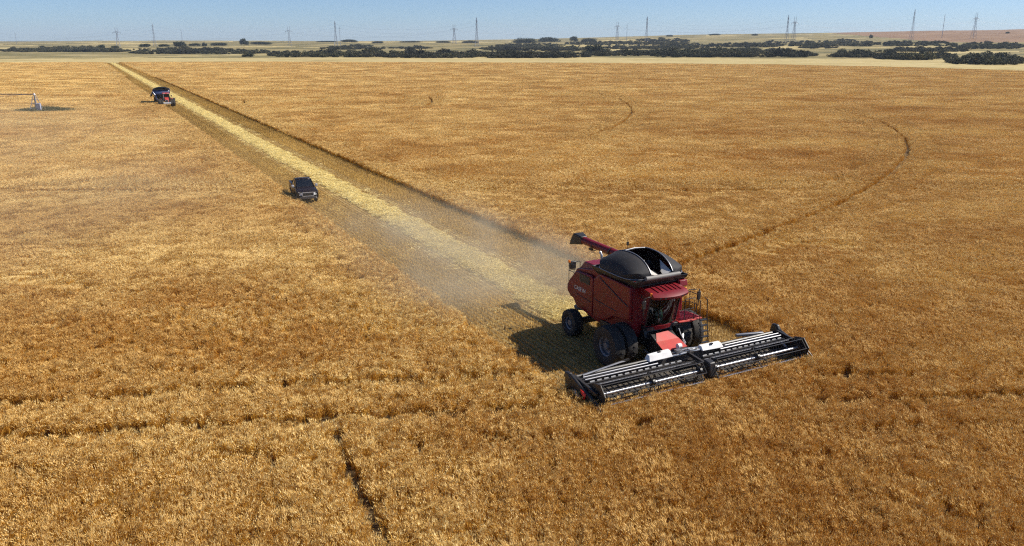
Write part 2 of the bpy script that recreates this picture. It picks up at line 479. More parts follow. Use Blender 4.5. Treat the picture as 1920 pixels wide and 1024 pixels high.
def seg_dist(X, Y, poly):
    d = np.full(X.shape, 1e9)
    for (ax, ay), (bx, by) in zip(poly[:-1], poly[1:]):
        lx, ly = bx - ax, by - ay
        t = np.clip(((X - ax) * lx + (Y - ay) * ly) / (lx * lx + ly * ly + 1e-9), 0, 1)
        d = np.minimum(d, np.hypot(X - ax - t * lx, Y - ay - t * ly))
    return d
def cut_signed(X, Y):
    """metres inside the cut swath (positive) or outside it (negative)"""
    return np.minimum(np.minimum(V(X, Y) - CUT0, CUT1 - V(X, Y)), (COMBINE_U + 3.75) - U(X, Y))

def wheat_points():
    P, RT, SL, TN, VR = [], [], [], [], []
    for lvl, sp, ymax in ((0, 0.40, 370), (1, 1.12, 84), (2, 1.95, 760), (3, 4.1, 760)):
        xs = np.arange(-0.70 * ymax - 10, 0.70 * ymax + 10, sp)
        ys = np.arange(13, ymax, sp)
        for y0 in np.array_split(ys, max(1, len(ys) // 120)):
            X, Y = np.meshgrid(xs, y0)
            X, Y = X.ravel(), Y.ravel()
            k = (np.abs(X) < 0.68 * Y + 8)
            X, Y = X[k], Y[k]
            jt = (0.25, 0.05, 0.3, 0.3)[lvl]
            X = X + RNG.uniform(-jt, jt, len(X)) * sp; Y = Y + RNG.uniform(-jt, jt, len(Y)) * sp
            cs = cut_signed(X, Y)
            cw = np.where(Y < 80, 2.4, np.where(Y < 200, 3.6, 6.5))
            near_edge = np.abs(cs) < cw + 0.2
            far = Y > 60
            feat = near_edge.copy()
            D = np.full(len(X), 1e9); gap = np.zeros(len(X))
            for poly, w in TRACKS:
                pa = np.array(poly)
                bb = (X > pa[:, 0].min() - 8) & (X < pa[:, 0].max() + 8) & (Y > pa[:, 1].min() - 8) & (Y < pa[:, 1].max() + 8)
                if not bb.any(): continue
                d = np.full(len(X), 1e9); d[bb] = seg_dist(X[bb], Y[bb], poly)
                feat |= d < cw
                D = np.minimum(D, d - w)
            lodged = (np.exp(-(((X + 17) / 13) ** 2 + ((Y - 40) / 9) ** 2)) > 0.35)
            if lvl == 0: use = (lodged & (Y < 60)) | (feat & (Y < 360))
            elif lvl == 1: use = (Y < 80) & ~feat & ~(lodged & (Y < 60))
            elif lvl == 2: use = ((Y >= 80) & (Y < 200) & ~feat) | (feat & (Y >= 360))
            else: use = (Y >= 200) & ~feat
            use &= (cs < -0.05) & (D > 0) & in_field(X, Y)
            # the weedy spot round the pivot stays clear of crop
            use &= ((X + 106) / 5.5) ** 2 + ((Y - 182) / 4.5) ** 2 > 1
            thin = vnoise(X * 0.9, Y * 0.9, 77) > 0.965
            use &= ~(thin & (Y < 60) & (lvl == 0))
            X, Y = X[use], Y[use]
            if not len(X): continue
            n = len(X)
            big = fbm(X / 26, Y / 17, 3, 4)
            mid = fbm(X / 7 + 5, Y / 4.5, 31, 3)
            lod = sstep(0.60, 0.70, fbm(X / 17 + 40, Y / 8 + 11, 51, 4))
            patch = np.exp(-(((X + 17) / 13) ** 2 + ((Y - 40) / 9) ** 2)) * sstep(0.42, 0.54, fbm(X / 6, Y / 3.2, 61, 3))
            lod = np.clip(lod * (0.55 if lvl == 0 else 0.8) + patch, 0, 1)
            ldir = 5.5 + 2.4 * fbm(X / 22, Y / 22, 71, 2)
            tilt = lod * RNG.uniform(0.35, 1.0, n) * (0.95, 0.30, 0.12, 0.0)[lvl]
            rz = RNG.uniform(0, 6.283, n) if lvl != 1 else RNG.integers(0, 4, n) * (math.pi / 2) + RNG.normal(0, 0.03, n)
            # tilt axis lies across the lodging direction: rotate about local x after spinning about z
            rx = tilt * np.sin(ldir) + RNG.normal(0, (0.07, 0.03, 0.01, 0.002)[lvl], n); ry = tilt * np.cos(ldir) + RNG.normal(0, (0.07, 0.03, 0.01, 0.002)[lvl], n)
            hgt = 0.80 + 0.28 * mid + (0.09, 0.035, 0.010, 0.005)[lvl] * RNG.normal(0, 1, n) - (0.22, 0.20, 0.16, 0.12)[lvl] * lod
            if lvl > 1: hgt = 0.86 + 0.22 * big - 0.10 * lod
            hgt = np.clip(hgt, 0.45, 1.25)
            xl, yl = U(X, Y) - COMBINE_U, V(X, Y) - COMBINE_V
            hgt = np.where((xl < 4.75) & (xl > 3.0) & (np.abs(yl) < 6.1), hgt * 0.55, hgt)      # bent under by the reel
            wd = RNG.uniform(0.97, 1.08, n)
            tint = np.clip(0.55 + RNG.normal(0, (0.09, 0.04, 0.012, 0.008)[lvl], n) - 0.15 * lod - 0.6 * patch, -0.2, 1)
            bright = lod * (fbm(X / 3.5 + 3, Y / 2.2, 91, 2) > 0.58)
            tint = np.clip(tint + 0.7 * bright, -0.2, 1.2)
            P.append(np.stack([X, Y, np.zeros(n)], -1)); RT.append(np.stack([rx, ry, rz], -1)); SL.append(np.stack([wd, wd, hgt], -1))
            TN.append(tint)
            VR.append(RNG.integers(*((0, 5), (5, 15), (15, 23), (23, 29))[lvl], n))
    return [np.concatenate(q) for q in (P, RT, SL, TN, VR)]
wp = wheat_points()
def understory():
    # the matted lower half of the far crop, a closed layer of straw that the ears stand out of
    xs = np.arange(-540, 541, 4.0); ys = np.arange(86, 760, 4.0)
    X, Y = (q.ravel() for q in np.meshgrid(xs + 2, ys + 2))
    k = (np.abs(X) < 0.69 * Y + 10) & in_field(X, Y, 0.6) & (cut_signed(X, Y) < -5) & (((X + 106) / 10) ** 2 + ((Y - 182) / 9) ** 2 > 1)
    for poly, w in TRACKS: k &= seg_dist(X, Y, poly) > 5.0
    X, Y = X[k], Y[k]; n = len(X)
    z = np.full(n, 0.30)
    q = np.stack([np.stack([X + a, Y + b, z], -1) for a, b in ((-2, -2), (2, -2), (2, 2), (-2, 2))], 1).reshape(-1, 3)
    o = raw_mesh('wheat_understory', q.tolist(), np.arange(4 * n).reshape(-1, 4).tolist(), [M_MAT])
    COL.objects.link(o)
    tag(o, 'matted straw under the far wheat ears', 'wheat', kind='stuff')
M_MAT = land_mat('matted_straw', [(0.3, (0.30, 0.18, 0.06)), (0.7, (0.50, 0.33, 0.12))], 0.5, fine=6, fine_amt=0.3)
understory()
scatter('wheat_crop', *wp, WHEAT, 'ripe golden wheat standing across the whole field', 'wheat')

# ------------------------------------------------------------------ stubble and straw in the cut swath
M_STUB = plant_mat('stubble_straw', [(0.0, (0.37, 0.22, 0.055)), (0.5, (0.61, 0.395, 0.11)), (1.0, (0.81, 0.585, 0.21))], (0.75, 0.72, 0.68), (1.1, 1.1, 1.05), trans=0.1)
M_STRAW = plant_mat('loose_straw', [(0.0, (0.80, 0.62, 0.22)), (0.5, (0.93, 0.77, 0.34)), (1.0, (0.97, 0.88, 0.52))], (0.85, 0.82, 0.75), (1.08, 1.08, 1.05), trans=0.2)
def stick(vs, fs, c, d, L, w, rg):
    d = d.normalized(); s = d.cross(Vector((rg.uniform(-1, 1), rg.uniform(-1, 1), rg.uniform(-.3, 1)))).normalized() * w
    k = len(vs); a, b = c - d * L / 2, c + d * L / 2
    vs += [tuple(a - s), tuple(a + s), tuple(b + s), tuple(b - s)]; fs.append((k, k + 1, k + 2, k + 3))
def stubble_patch(name, seed, wid):
    rg = random.Random(seed); vs, fs = [], []
    for row in range(3):
        for k in range(44):
            x = -0.55 + 1.1 * (k + rg.random()) / 44; y = -0.3333 + 0.3333 * row + rg.gauss(0, 0.02)
            h = rg.uniform(0.10, 0.19)
            stick(vs, fs, Vector((x, y, h / 2)), Vector((rg.gauss(0, .10), rg.gauss(0, .10), 1)), h, wid, rg)
    for k in range(30):
        t = rg.uniform(0, 6.28)
        stick(vs, fs, Vector((rg.uniform(-.55, .55), rg.uniform(-.5, .5), rg.uniform(.01, .06))), Vector((math.cos(t), math.sin(t), rg.uniform(-.1, .1))), rg.uniform(.08, .25), wid * .8, rg)
    return raw_mesh(name, vs, fs, [M_STUB])
def straw_patch(name, seed, wid, n, hi):
    rg = random.Random(seed); vs, fs = [], []
    for k in range(n):
        t = rg.uniform(0, 6.28); r = 0.6 * math.sqrt(rg.random())
        z = rg.uniform(0.02, hi) * (1 - r * r * 1.6)
        stick(vs, fs, Vector((r * math.cos(t * 3), r * math.sin(t * 3), max(0.015, z))), Vector((math.cos(t), math.sin(t), rg.uniform(-.45, .45))), rg.uniform(.12, .38), wid, rg)
    return raw_mesh(name, vs, fs, [M_STRAW])
STUB = proto_collection('stubble_patches', [stubble_patch(f'stub{k}', 400 + k, 0.010 if k < 4 else 0.02) for k in range(6)])
STRAW = proto_collection('straw_patches', [straw_patch(f'straw{k}', 500 + k, 0.007, 380, 0.24) for k in range(4)] + [straw_patch(f'thin{k}', 520 + k, 0.009, 45, 0.05) for k in range(3)] )
def swath():
    us = np.arange(COMBINE_U + 3.2, COMBINE_U - 700, -1.0)
    vv = np.arange(CUT0 + 0.35, CUT1, 1.0)
    uu, vv = np.meshgrid(us, vv); uu, vv = uu.ravel(), vv.ravel()
    X, Y = UV(uu, vv)
    k = in_field(X, Y); X, Y, vv, uu = X[k], Y[k], vv[k], uu[k]; n = len(X)
    tint = np.clip(0.5 + 1.3 * (fbm(X / 9, Y / 7, 12, 3) - .5) + 0.25 * np.sin(vv * 1.7), 0, 1)
    # wheel marks of the combine press the stubble down
    off = vv - COMBINE_V
    down = np.clip(1 - 0.45 * (np.abs(np.abs(off) - 2.1) < 0.55), 0, 1)
    hz = (0.85 + 0.3 * fbm(X / 3, Y / 3, 41, 2)) * down
    rot = np.stack([np.zeros(n), np.zeros(n), HEAD + math.pi * RNG.integers(0, 2, n)], -1)
    scatter('stubble', np.stack([X, Y, np.zeros(n)], -1), rot, np.stack([np.ones(n), np.ones(n), hz], -1), tint,
            np.where(Y < 130, RNG.integers(0, 4, n), RNG.integers(4, 6, n)), STUB, 'short cut stubble in rows along the harvested strip', 'stubble')
    # chaff and short straw cover the soil between the rows
    q = [UV(COMBINE_U + 3.3, CUT0 + .1), UV(COMBINE_U + 3.3, CUT1 - .1), UV(COMBINE_U - 640, CUT1 - .1), UV(COMBINE_U - 640, CUT0 + .1)]
    o = raw_mesh('stubble_ground', [(a, b, .004) for a, b in q], [(0, 1, 2, 3)], [land_mat('chaff', [(0.3, (0.18, 0.12, 0.052)), (0.5, (0.30, 0.205, 0.088)), (0.72, (0.46, 0.335, 0.14))], 1.4, fine=14, fine_amt=0.4, bump=0.5)])
    COL.objects.link(o); tag(o, 'chaff covered soil of the cut strip', 'ground', kind='structure')
    us = np.arange(COMBINE_U - 6.6, COMBINE_U - 690, -0.5)
    P, VR = [], []
    for o in np.arange(-0.85, 0.86, 0.34):
        u2 = us + RNG.uniform(-.3, .3, len(us)); wig = 0.35 * (fbm(us / 6, us * 0, 33, 3) - .5)
        keep = RNG.random(len(us)) < np.clip(1.45 - abs(o) * 0.8, 0, 1)
        X, Y = UV(u2, COMBINE_V - 0.05 + o + wig + RNG.uniform(-.15, .15, len(us)))
        P.append(np.stack([X, Y], -1)[keep]); VR.append(RNG.integers(0, 4, keep.sum()))
    u3 = RNG.uniform(COMBINE_U - 690, COMBINE_U - 6, 3000); v3 = COMBINE_V + RNG.normal(0, 1.7, 3000)
    ok = (v3 > CUT0 + .6) & (v3 < CUT1 - .6)
    X, Y = UV(u3[ok], v3[ok]); P.append(np.stack([X, Y], -1)); VR.append(RNG.integers(4, 7, ok.sum()))
    P = np.concatenate(P); VR = np.concatenate(VR)
    k = in_field(P[:, 0], P[:, 1]); P, VR = P[k], VR[k]; n = len(P)
    s = RNG.uniform(.75, 1.2, n)
    scatter('straw_windrow', np.column_stack([P, np.full(n, 0.01)]), np.stack([np.zeros(n), np.zeros(n), RNG.uniform(0, 6.28, n)], -1),
            np.stack([s, s, s * RNG.uniform(.5, 1.3, n)], -1), np.clip(0.5 + RNG.normal(0, .25, n), 0, 1), VR, STRAW, 'bright loose straw lying in a windrow down the strip', 'straw')
swath()

# ================================================================== the combine harvester
M_RED = mat('red_paint', (0.155, 0.004, 0.011), 0.45, coat=0.06, dust=0.03, scale=2, spec=0.28)
M_RED2 = mat('red_paint_bright', (0.42, 0.024, 0.020), 0.55, dust=0.15, scale=2)
M_DARK = mat('black_plastic', (0.012, 0.012, 0.014), 0.5, dust=0.06, scale=4)
M_FRAME = mat('black_frame', (0.014, 0.014, 0.016), 0.45, dust=0.08, scale=4)
M_RUB = mat('rubber', (0.014, 0.014, 0.015), 0.8, dust=0.10, scale=6, bump=0.3)
M_RIM = mat('rim_grey', (0.13, 0.145, 0.18), 0.45, metal=0.3, dust=0.25)
M_STEEL = mat('worn_steel', (0.38, 0.39, 0.41), 0.35, metal=0.75, dust=0.15)
M_TUBE = mat('grey_tube', (0.19, 0.20, 0.23), 0.4, metal=0.35, dust=0.2)
M_WHITE = mat('white_panel', (0.72, 0.72, 0.72), 0.45, dust=0.15)
M_GREY = mat('grey_liner', (0.48, 0.47, 0.46), 0.6, dust=0.3)
M_TARP = mat('black_tarp', (0.020, 0.021, 0.026), 0.72, dust=0.06, scale=3, bump=0.15, spec=0.3)
M_GLASS = glass_mat('cab_glass', (0.30, 0.40, 0.37))
M_LAMP = mat('lamp_lens', (0.85, 0.85, 0.82), 0.12, spec=0.8, var=0.05)
M_AMBER = mat('amber_lens', (0.8, 0.22, 0.03), 0.2, var=0.05)
M_REFL = mat('red_reflector', (0.75, 0.03, 0.02), 0.4, var=0.08)
M_BELT = mat('draper_belt', (0.020, 0.020, 0.020), 0.7, dust=0.3)
M_GRAIN = mat('wheat_grain', (0.62, 0.43, 0.20), 0.8, var=0.3, scale=30, bump=0.5)
M_PLATE = mat('pale_plate', (0.50, 0.50, 0.50), 0.5, dust=0.25)
M_ROLL = mat('rolled_tarp', (0.16, 0.16, 0.165), 0.6, dust=0.2)
M_SEAT = mat('seat_cloth', (0.05, 0.05, 0.055), 0.9)

cx, cy = UV(COMBINE_U, COMBINE_V)
combine = empty('combine_harvester', (cx, cy, 0), HEAD)
tag(combine, 'large red combine harvester with a wide black header, cutting the wheat', 'combine')
def P(mb, name, m, par=combine, **k): return mb.build(name, m, par, **k)

# --- chassis and body shell
mb = MB()
mb.prism([(-5.0, 2.0), (-4.5, 1.55), (-2.6, 1.25), (0.3, 1.25), (0.55, 2.0), (0.35, 3.95), (-2.7, 3.98), (-4.5, 3.6), (-5.05, 2.9)], -1.42, 1.42)
P(mb, 'body', M_RED, bevel=0.04)
def side(sgn):
    y0, y1 = sgn * 1.44, sgn * 1.60
    front = [(-2.66, 1.46), (-1.6, 1.62), (-0.9, 2.05), (0.10, 2.18), (0.46, 2.28), (0.42, 3.90), (-2.05, 3.93), (-2.66, 3.55)]
    o = MB().prism(front, min(y0, y1), max(y0, y1)).build('side_panel', M_RED, combine, bevel=0.05)
    # the swage line that falls away towards the cab, and the lower moulding
    MB().tube([(-2.1, sgn * 1.605, 3.74), (-1.3, sgn * 1.61, 3.46), (-0.4, sgn * 1.61, 3.14), (0.33, sgn * 1.605, 2.93)], 0.03, 6).build('swage_line', M_DARK, o)
    MB().tube([(-2.55, sgn * 1.605, 2.5), (-1.5, sgn * 1.61, 2.44), (-0.6, sgn * 1.605, 2.42)], 0.02, 6).build('moulding', M_DARK, o)
    rear = [(-2.74, 1.5), (-2.74, 3.50), (-2.95, 3.62), (-4.35, 3.52), (-4.95, 2.95), (-5.22, 2.55), (-5.20, 2.22), (-4.85, 1.98), (-4.45, 1.92), (-3.4, 1.72)]
    y0b, y1b = sgn * 1.44, sgn * 1.575
    r = MB().prism(rear, min(y0b, y1b), max(y0b, y1b)).build('rear_panel', M_RED, combine, bevel=0.06)
    MB().box((-3.5, sgn * 1.58, 3.28), (0.95, 0.03, 0.42)).build('air_intake', M_DARK, r)
    for k in range(5): MB().box((-3.5, sgn * 1.6, 3.12 + 0.08 * k), (0.9, 0.02, 0.02)).build('louvre', M_FRAME, r)
    MB().tube([(-2.9, sgn * 1.58, 2.2), (-4.2, sgn * 1.58, 2.32)], 0.018, 6).build('moulding', M_DARK, r)
    return o, r
sideR = side(-1); sideL = side(1)
# engine hood over the rear
mb = MB(); mb.loft([[(-2.8, -1.35, 3.6), (-2.8, 1.35, 3.6), (-2.8, 1.25, 4.08), (-2.8, -1.25, 4.08)],
                    [(-4.2, -1.3, 3.5), (-4.2, 1.3, 3.5), (-4.2, 1.15, 4.02), (-4.2, -1.15, 4.02)],
                    [(-4.75, -1.2, 3.2), (-4.75, 1.2, 3.2), (-4.75, 1.05, 3.55), (-4.75, -1.05, 3.55)]])
hood = P(mb, 'engine_hood', M_RED, bevel=0.05)
MB().box((-3.55, 0.35, 4.1), (0.9, 1.0, 0.12)).build('rotary_screen', M_DARK, hood)
MB().tube([(-3.1, -0.85, 4.05), (-3.1, -0.85, 4.55), (-3.25, -0.85, 4.72)], 0.07, 10).build('exhaust_pipe', M_STEEL, hood)
# maker's name on both rear panels
def lettering(par, text, size, loc, rot, m):
    cu = bpy.data.curves.new('lettering', 'FONT'); cu.body = text; cu.size = size; cu.extrude = 0.004; cu.shear = 0.18; cu.offset = 0.006
    cu.align_x = 'CENTER'; cu.align_y = 'CENTER'
    t = bpy.data.objects.new('tmp', cu); COL.objects.link(t)
    dg = bpy.context.evaluated_depsgraph_get()
    me = bpy.data.meshes.new_from_object(t.evaluated_get(dg)); bpy.data.objects.remove(t)
    o = bpy.data.objects.new('lettering', me); COL.objects.link(o); me.materials.clear(); me.materials.append(m)
    o.parent = par; o.location = loc; o.rotation_euler = rot
    return o
M_LET = mat('shade_dimmed_lettering', (0.5, 0.5, 0.5), 0.5, var=0.05)  # white letters dimmed to grey, the shaded side put into their colour
lettering(sideR[1], 'CASE IH', 0.30, (-3.95, -1.583, 2.62), (R(90), R(0), 0), M_LET)
lettering(sideL[1], 'CASE IH', 0.30, (-3.95, 1.583, 2.62), (R(90), 0, R(180)), M_LET)
# straw hood, spreader and rear rails
mb = MB(); mb.prism([(-5.1, 2.9), (-5.35, 2.5), (-5.25, 1.6), (-4.9, 1.2), (-4.6, 1.3), (-4.7, 2.8)], -1.1, 1.1)
sp = P(mb, 'straw_hood', M_RED, bevel=0.06)
for s in (-1, 1):
    MB().lathe([(0.0, 0.06), (0.48, 0.05), (0.5, 0.0), (0.48, -0.05), (0.0, -0.06)], (-5.15, s * 0.55, 1.12), 'z', 20).build('spreader_disc', M_FRAME, sp)
rail = MB()
for x, y in ((-5.55, -1.25), (-5.55, -0.55), (-5.05, -1.25)):
    rail.tube([(x, y, 2.5 if x < -5.2 else 2.9), (x, y, 3.62)], 0.022, 6)
rail.tube([(-5.05, -1.25, 3.62), (-5.55, -1.25, 3.62), (-5.55, -0.55, 3.62)], 0.022, 6)
rail.tube([(-5.05, -1.25, 3.2), (-5.55, -1.25, 3.2), (-5.55, -0.55, 3.2)], 0.018, 6)
rail.tube([(-5.05, -1.25, 2.6), (-5.55, -1.25, 2.55), (-5.55, -0.55, 2.55)], 0.022, 6)
rr = P(rail, 'rear_rail', M_FRAME)
MB().box((-5.58, -1.0, 3.45), (0.16, 0.34, 0.42)).build('work_light', M_DARK, rr, bevel=0.03)
MB().lathe([(0.001, 0.14), (0.06, 0.12), (0.07, 0.0)], (-5.55, -1.25, 3.64), 'z', 10).build('beacon', M_AMBER, rr)
for s in (-1, 1):
    MB().box((-5.32, s * 1.3, 2.45), (0.08, 0.26, 0.14)).build('tail_light', M_REFL, combine)
# underbody
mb = MB(); mb.prism([(-4.4, 1.6), (-4.3, 0.95), (0.6, 0.95), (0.8, 1.35), (0.5, 2.0), (-4.3, 1.9)], -0.85, 0.85)
mb.box((0, 0, 0.95), (0.5, 3.2, 0.45)); mb.box((-4.26, 0, 0.72), (0.28, 3.1, 0.3)); mb.box((-1.9, -1.05, 1.45), (1.5, 0.5, 0.5)); mb.box((-1.9, 1.05, 1.45), (1.5, 0.5, 0.5))
P(mb, 'chassis', M_FRAME, bevel=0.03)
mb = MB(); mb.lathe([(0.0, -0.05), (0.34, -0.05), (0.34, 0.05), (0.0, 0.05)], (-2.6, -1.2, 1.75), 'y', 24); mb.lathe([(0.0, -0.05), (0.2, -0.05), (0.2, 0.05), (0.0, 0.05)], (-3.3, -1.2, 1.45), 'y', 20)
P(mb, 'drive_pulley', M_STEEL)
mb = MB(); mb.tube([(-2.55, -1.28, 1.42), (-3.35, -1.28, 1.26)], 0.03, 6); mb.tube([(-2.62, -1.28, 2.08), (-3.28, -1.28, 1.64)], 0.03, 6)
P(mb, 'drive_belt', M_RUB)
mb = MB(); mb.box((-1.7, -1.3, 1.35), (0.9, 0.4, 0.34)); P(mb, 'tool_box', M_AMBER if False else M_FRAME, bevel=0.03)

# --- wheels
def wheel(rad, wid, lugs, rimr):
    hub = MB().lathe([(0.0, wid * 0.34), (0.16, wid * 0.34), (0.2, wid * 0.2), (0.2, -wid * 0.2), (0.16, -wid * 0.34), (0.0, -wid * 0.34)], (0, 0, 0), 'y', 20).build('wheel', M_RIM)
    prof = [(rimr, -wid * .40), (rimr + 0.04, -wid * .47), (rad * .80, -wid * .52), (rad * .93, -wid * .47), (rad * .965, -wid * .3), (rad * .97, 0),
            (rad * .965, wid * .3), (rad * .93, wid * .47), (rad * .80, wid * .52), (rimr + 0.04, wid * .47), (rimr, wid * .40)]
    t = MB().lathe(prof, (0, 0, 0), 'y', 48)
    for k in range(lugs):
        for s in (-1, 1):
            a = 2 * math.pi * (k + (0.5 if s > 0 else 0)) / lugs
            sl = 0.22 * s
            b, tp = [], []
            for (da, yy, rr2) in ((-.03 - .10, .50, .90), (.03 - .10, .50, .90), (.03 + .06, .02, .955), (-.03 + .06, .02, .955)):
                th = a + da * 1.0
                for lst, q in ((b, rr2 - .02), (tp, rr2 + .045)):
                    lst.append((rad * q * math.cos(th), s * yy * wid, rad * q * math.sin(th)))
            t.hexa(b, tp)
    t.build('tyre', M_RUB, hub, sharp=50)
    rm = MB().lathe([(rimr + .015, -wid * .44), (rimr + .015, -wid * .38), (rimr - .05, -wid * .3), (rimr - .06, -wid * .05), (.2, -wid * .0), (.2, wid * .06), (rimr - .06, wid * .05), (rimr - .05, wid * .3), (rimr + .015, wid * .38), (rimr + .015, wid * .44)], (0, 0, 0), 'y', 40)
    rm.build('rim', M_RIM, hub)
    for k in range(8):
        a = k * math.pi / 4
        MB().lathe([(0.0, -wid * .05), (0.028, -wid * .05), (0.028, wid * .1), (0, wid * .1)], (0.27 * math.cos(a), 0, 0.27 * math.sin(a)), 'y', 6).build('wheel_nut', M_STEEL, hub)
    return hub
w0 = wheel(1.02, 0.60, 22, 0.50)
first = True
for y in (-2.40, -1.66, 1.66, 2.40):
    w = w0 if first else copy_tree(w0); first = False
    w.parent = combine; w.location = (0, y, 0.99); w.rotation_euler = (0, random.uniform(0, 6), 0)
w1 = wheel(0.74, 0.52, 18, 0.36); first = True
for y in (-1.80, 1.80):
    w = w1 if first else copy_tree(w1); first = False
    w.parent = combine; w.location = (-4.26, y, 0.72); w.rotation_euler = (0, random.uniform(0, 6), 0)

# --- grain tank with its domed folding cover
TX0, TX1, TZ = -2.72, 0.78, 4.22
mb = MB()
def ring(x0, x1, y, z): return [(x0, -y, z), (x1, -y * .92, z), (x1, y * .92, z), (x0, y, z)]
mb.loft([ring(-2.55, 0.45, 1.45, 3.82), ring(-2.7, 0.72, 1.66, 4.08), ring(-2.72, 0.78, 1.70, 4.24), ring(-2.66, 0.72, 1.64, 4.24), ring(-2.4, 0.45, 1.40, 3.86)], cap=False)
tank = P(mb, 'grain_tank', M_DARK)
MB().add([(-2.4, -1.4, 3.86), (0.45, -1.3, 3.86), (0.45, 1.3, 3.86), (-2.4, 1.4, 3.86)], [(0, 1, 2, 3)]).build('tank_floor', M_DARK, tank)
def dome(x, y):
    """height of the domed cover over the tank"""
    tx = (x + 0.97) / 1.78; ty = y / 1.74
    return 4.26 + 0.98 * max(0.0, 1 - abs(tx) ** 2.3) ** 0.62 * max(0.0, 1 - abs(ty) ** 2.4) ** 0.62
SLOT = 0.64
for s in (-1, 1):
    g = MB(); rows = []
    for i in range(25):
        x = TX0 + 0.02 + (TX1 - TX0 - 0.04) * i / 24
        ym = 1.72 * max(0.0, 1 - abs((x + 0.97) / 1.78) ** 5) ** 0.5
        rows.append([(x, s * (SLOT + (max(ym, SLOT + .02) - SLOT) * j / 12), dome(x, SLOT + (max(ym, SLOT + .02) - SLOT) * j / 12)) for j in range(13)])
        rows[-1].append((x, s * max(ym, SLOT + .02), 4.20))
    g.loft(rows, cap=False, closed=False)
    lid = g.build('tank_cover', M_TARP, tank)
    so = lid.modifiers.new('thick', 'SOLIDIFY'); so.thickness = 0.03
    MB().tube([(TX0 + .05 + (TX1 - TX0 - .1) * i / 20, s * SLOT, dome(TX0 + .05 + (TX1 - TX0 - .1) * i / 20, SLOT) + .02) for i in range(21)], 0.024, 6).build('cover_bow', M_TUBE, lid)
    rimp = []
    for i in range(25):
        x = TX0 + .03 + (TX1 - TX0 - .06) * i / 24
        rimp.append((x, s * (max(SLOT, 1.72 * max(0.0, 1 - abs((x + 0.97) / 1.78) ** 5) ** 0.5) + .015), 4.27))
    MB().tube(rimp, 0.028, 6).build('cover_rim', M_TUBE, lid)
    MB().add([(-1.2, s * (SLOT - .02), 5.1), (0.55, s * (SLOT - .02), 4.55), (0.5, s * 1.1, 4.1), (-1.3, s * 1.1, 4.1)], [(0, 1, 2, 3)]).build('inner_flap', M_TARP, lid)
    MB().add([(-0.25, s * (SLOT - .03), 4.84), (0.68, s * (SLOT - .03), 4.48), (0.70, s * 0.10, 4.34), (0.25, s * 0.30, 4.40)], [(0, 1, 2, 3)]).build('corner_sheet', M_GREY, lid)
# closed rear part of the cover between the bows
g = MB(); rows = []
for i in range(9):
    x = TX0 + 0.04 + (1.40) * i / 8
    rows.append([(x, SLOT * (-1 + j / 4), dome(x, SLOT * (-1 + j / 4))) for j in range(9)])
g.loft(rows, cap=False, closed=False); g.build('rear_cover', M_TARP, tank)
MB().tube([(-1.46, -SLOT, dome(-1.46, SLOT)), (-1.46, 0, dome(-1.46, 0) + .02), (-1.46, SLOT, dome(-1.46, SLOT))], 0.026, 8).build('cross_bow', M_WHITE, tank)
MB().tube([(0.80, -1.0, 4.34), (0.80, 1.0, 4.34)], 0.115, 14).build('rolled_cover', M_ROLL, tank)
MB().lathe([(0.0, 0.42), (0.25, 0.33), (0.5, 0.14), (0.62, 0.0)], (-0.3, 0.1, 3.95), 'z', 20).build('grain_heap', M_GRAIN, tank)
mb = MB(); mb.prism([(0.30, 4.12), (0.62, 4.12), (0.62, 3.92), (0.30, 3.92)], -1.3, 1.3); P(mb, 'tank_front', M_DARK, tank)
mb = MB(); mb.prism([(0.35, 3.66), (0.90, 3.70), (0.80, 3.98), (0.35, 4.0)], 1.04, 1.5); P(mb, 'roof_fairing', M_RED, combine, bevel=0.03)
mb = MB(); mb.tube([(-2.75, 0.5, 4.0), (-2.75, 0.5, 5.35)], 0.012, 5); mb.box((-2.75, 0.5, 5.1), (.05, .12, .18)); P(mb, 'antenna', M_FRAME)

# --- unloading auger folded back along the far side
mb = MB(); mb.tube([(-0.9, 1.45, 3.55), (-1.4, 1.62, 3.80), (-5.6, 1.55, 3.86), (-8.35, 1.42, 3.96)], [0.24, 0.23, 0.23, 0.22], 16)
ag = P(mb, 'unloading_auger', M_RED)
mb = MB(); mb.loft([[(-8.2, 1.2, 3.74), (-8.2, 1.64, 3.74), (-8.2, 1.64, 4.20), (-8.2, 1.2, 4.20)], [(-8.9, 1.05, 3.62), (-8.9, 1.72, 3.62), (-8.8, 1.72, 4.32), (-8.8, 1.05, 4.32)], [(-9.35, 1.1, 3.5), (-9.35, 1.7, 3.5), (-9.15, 1.7, 3.95), (-9.15, 1.1, 3.95)]])
mb.build('spout', M_DARK, ag, bevel=0.05)
mb = MB(); mb.tube([(-5.0, 1.5, 3.35), (-5.0, 1.5, 3.62)], 0.05, 8); mb.box((-5.0, 1.5, 3.64), (.22, .5, .08)); mb.build('auger_cradle', M_FRAME, ag)
mb = MB(); mb.box((-7.3, 1.3, 3.66), (.3, .12, .12)); mb.build('work_light', M_DARK, ag)
for x in (-3.0, -5.6, -7.2): MB().lathe([(0.25, -.04), (0.27, -.04), (0.27, .04), (0.25, .04)], (x, 1.6 - (abs(x) - 3) * 0.025, 3.84), 'x', 18).build('auger_clamp', M_FRAME, ag)

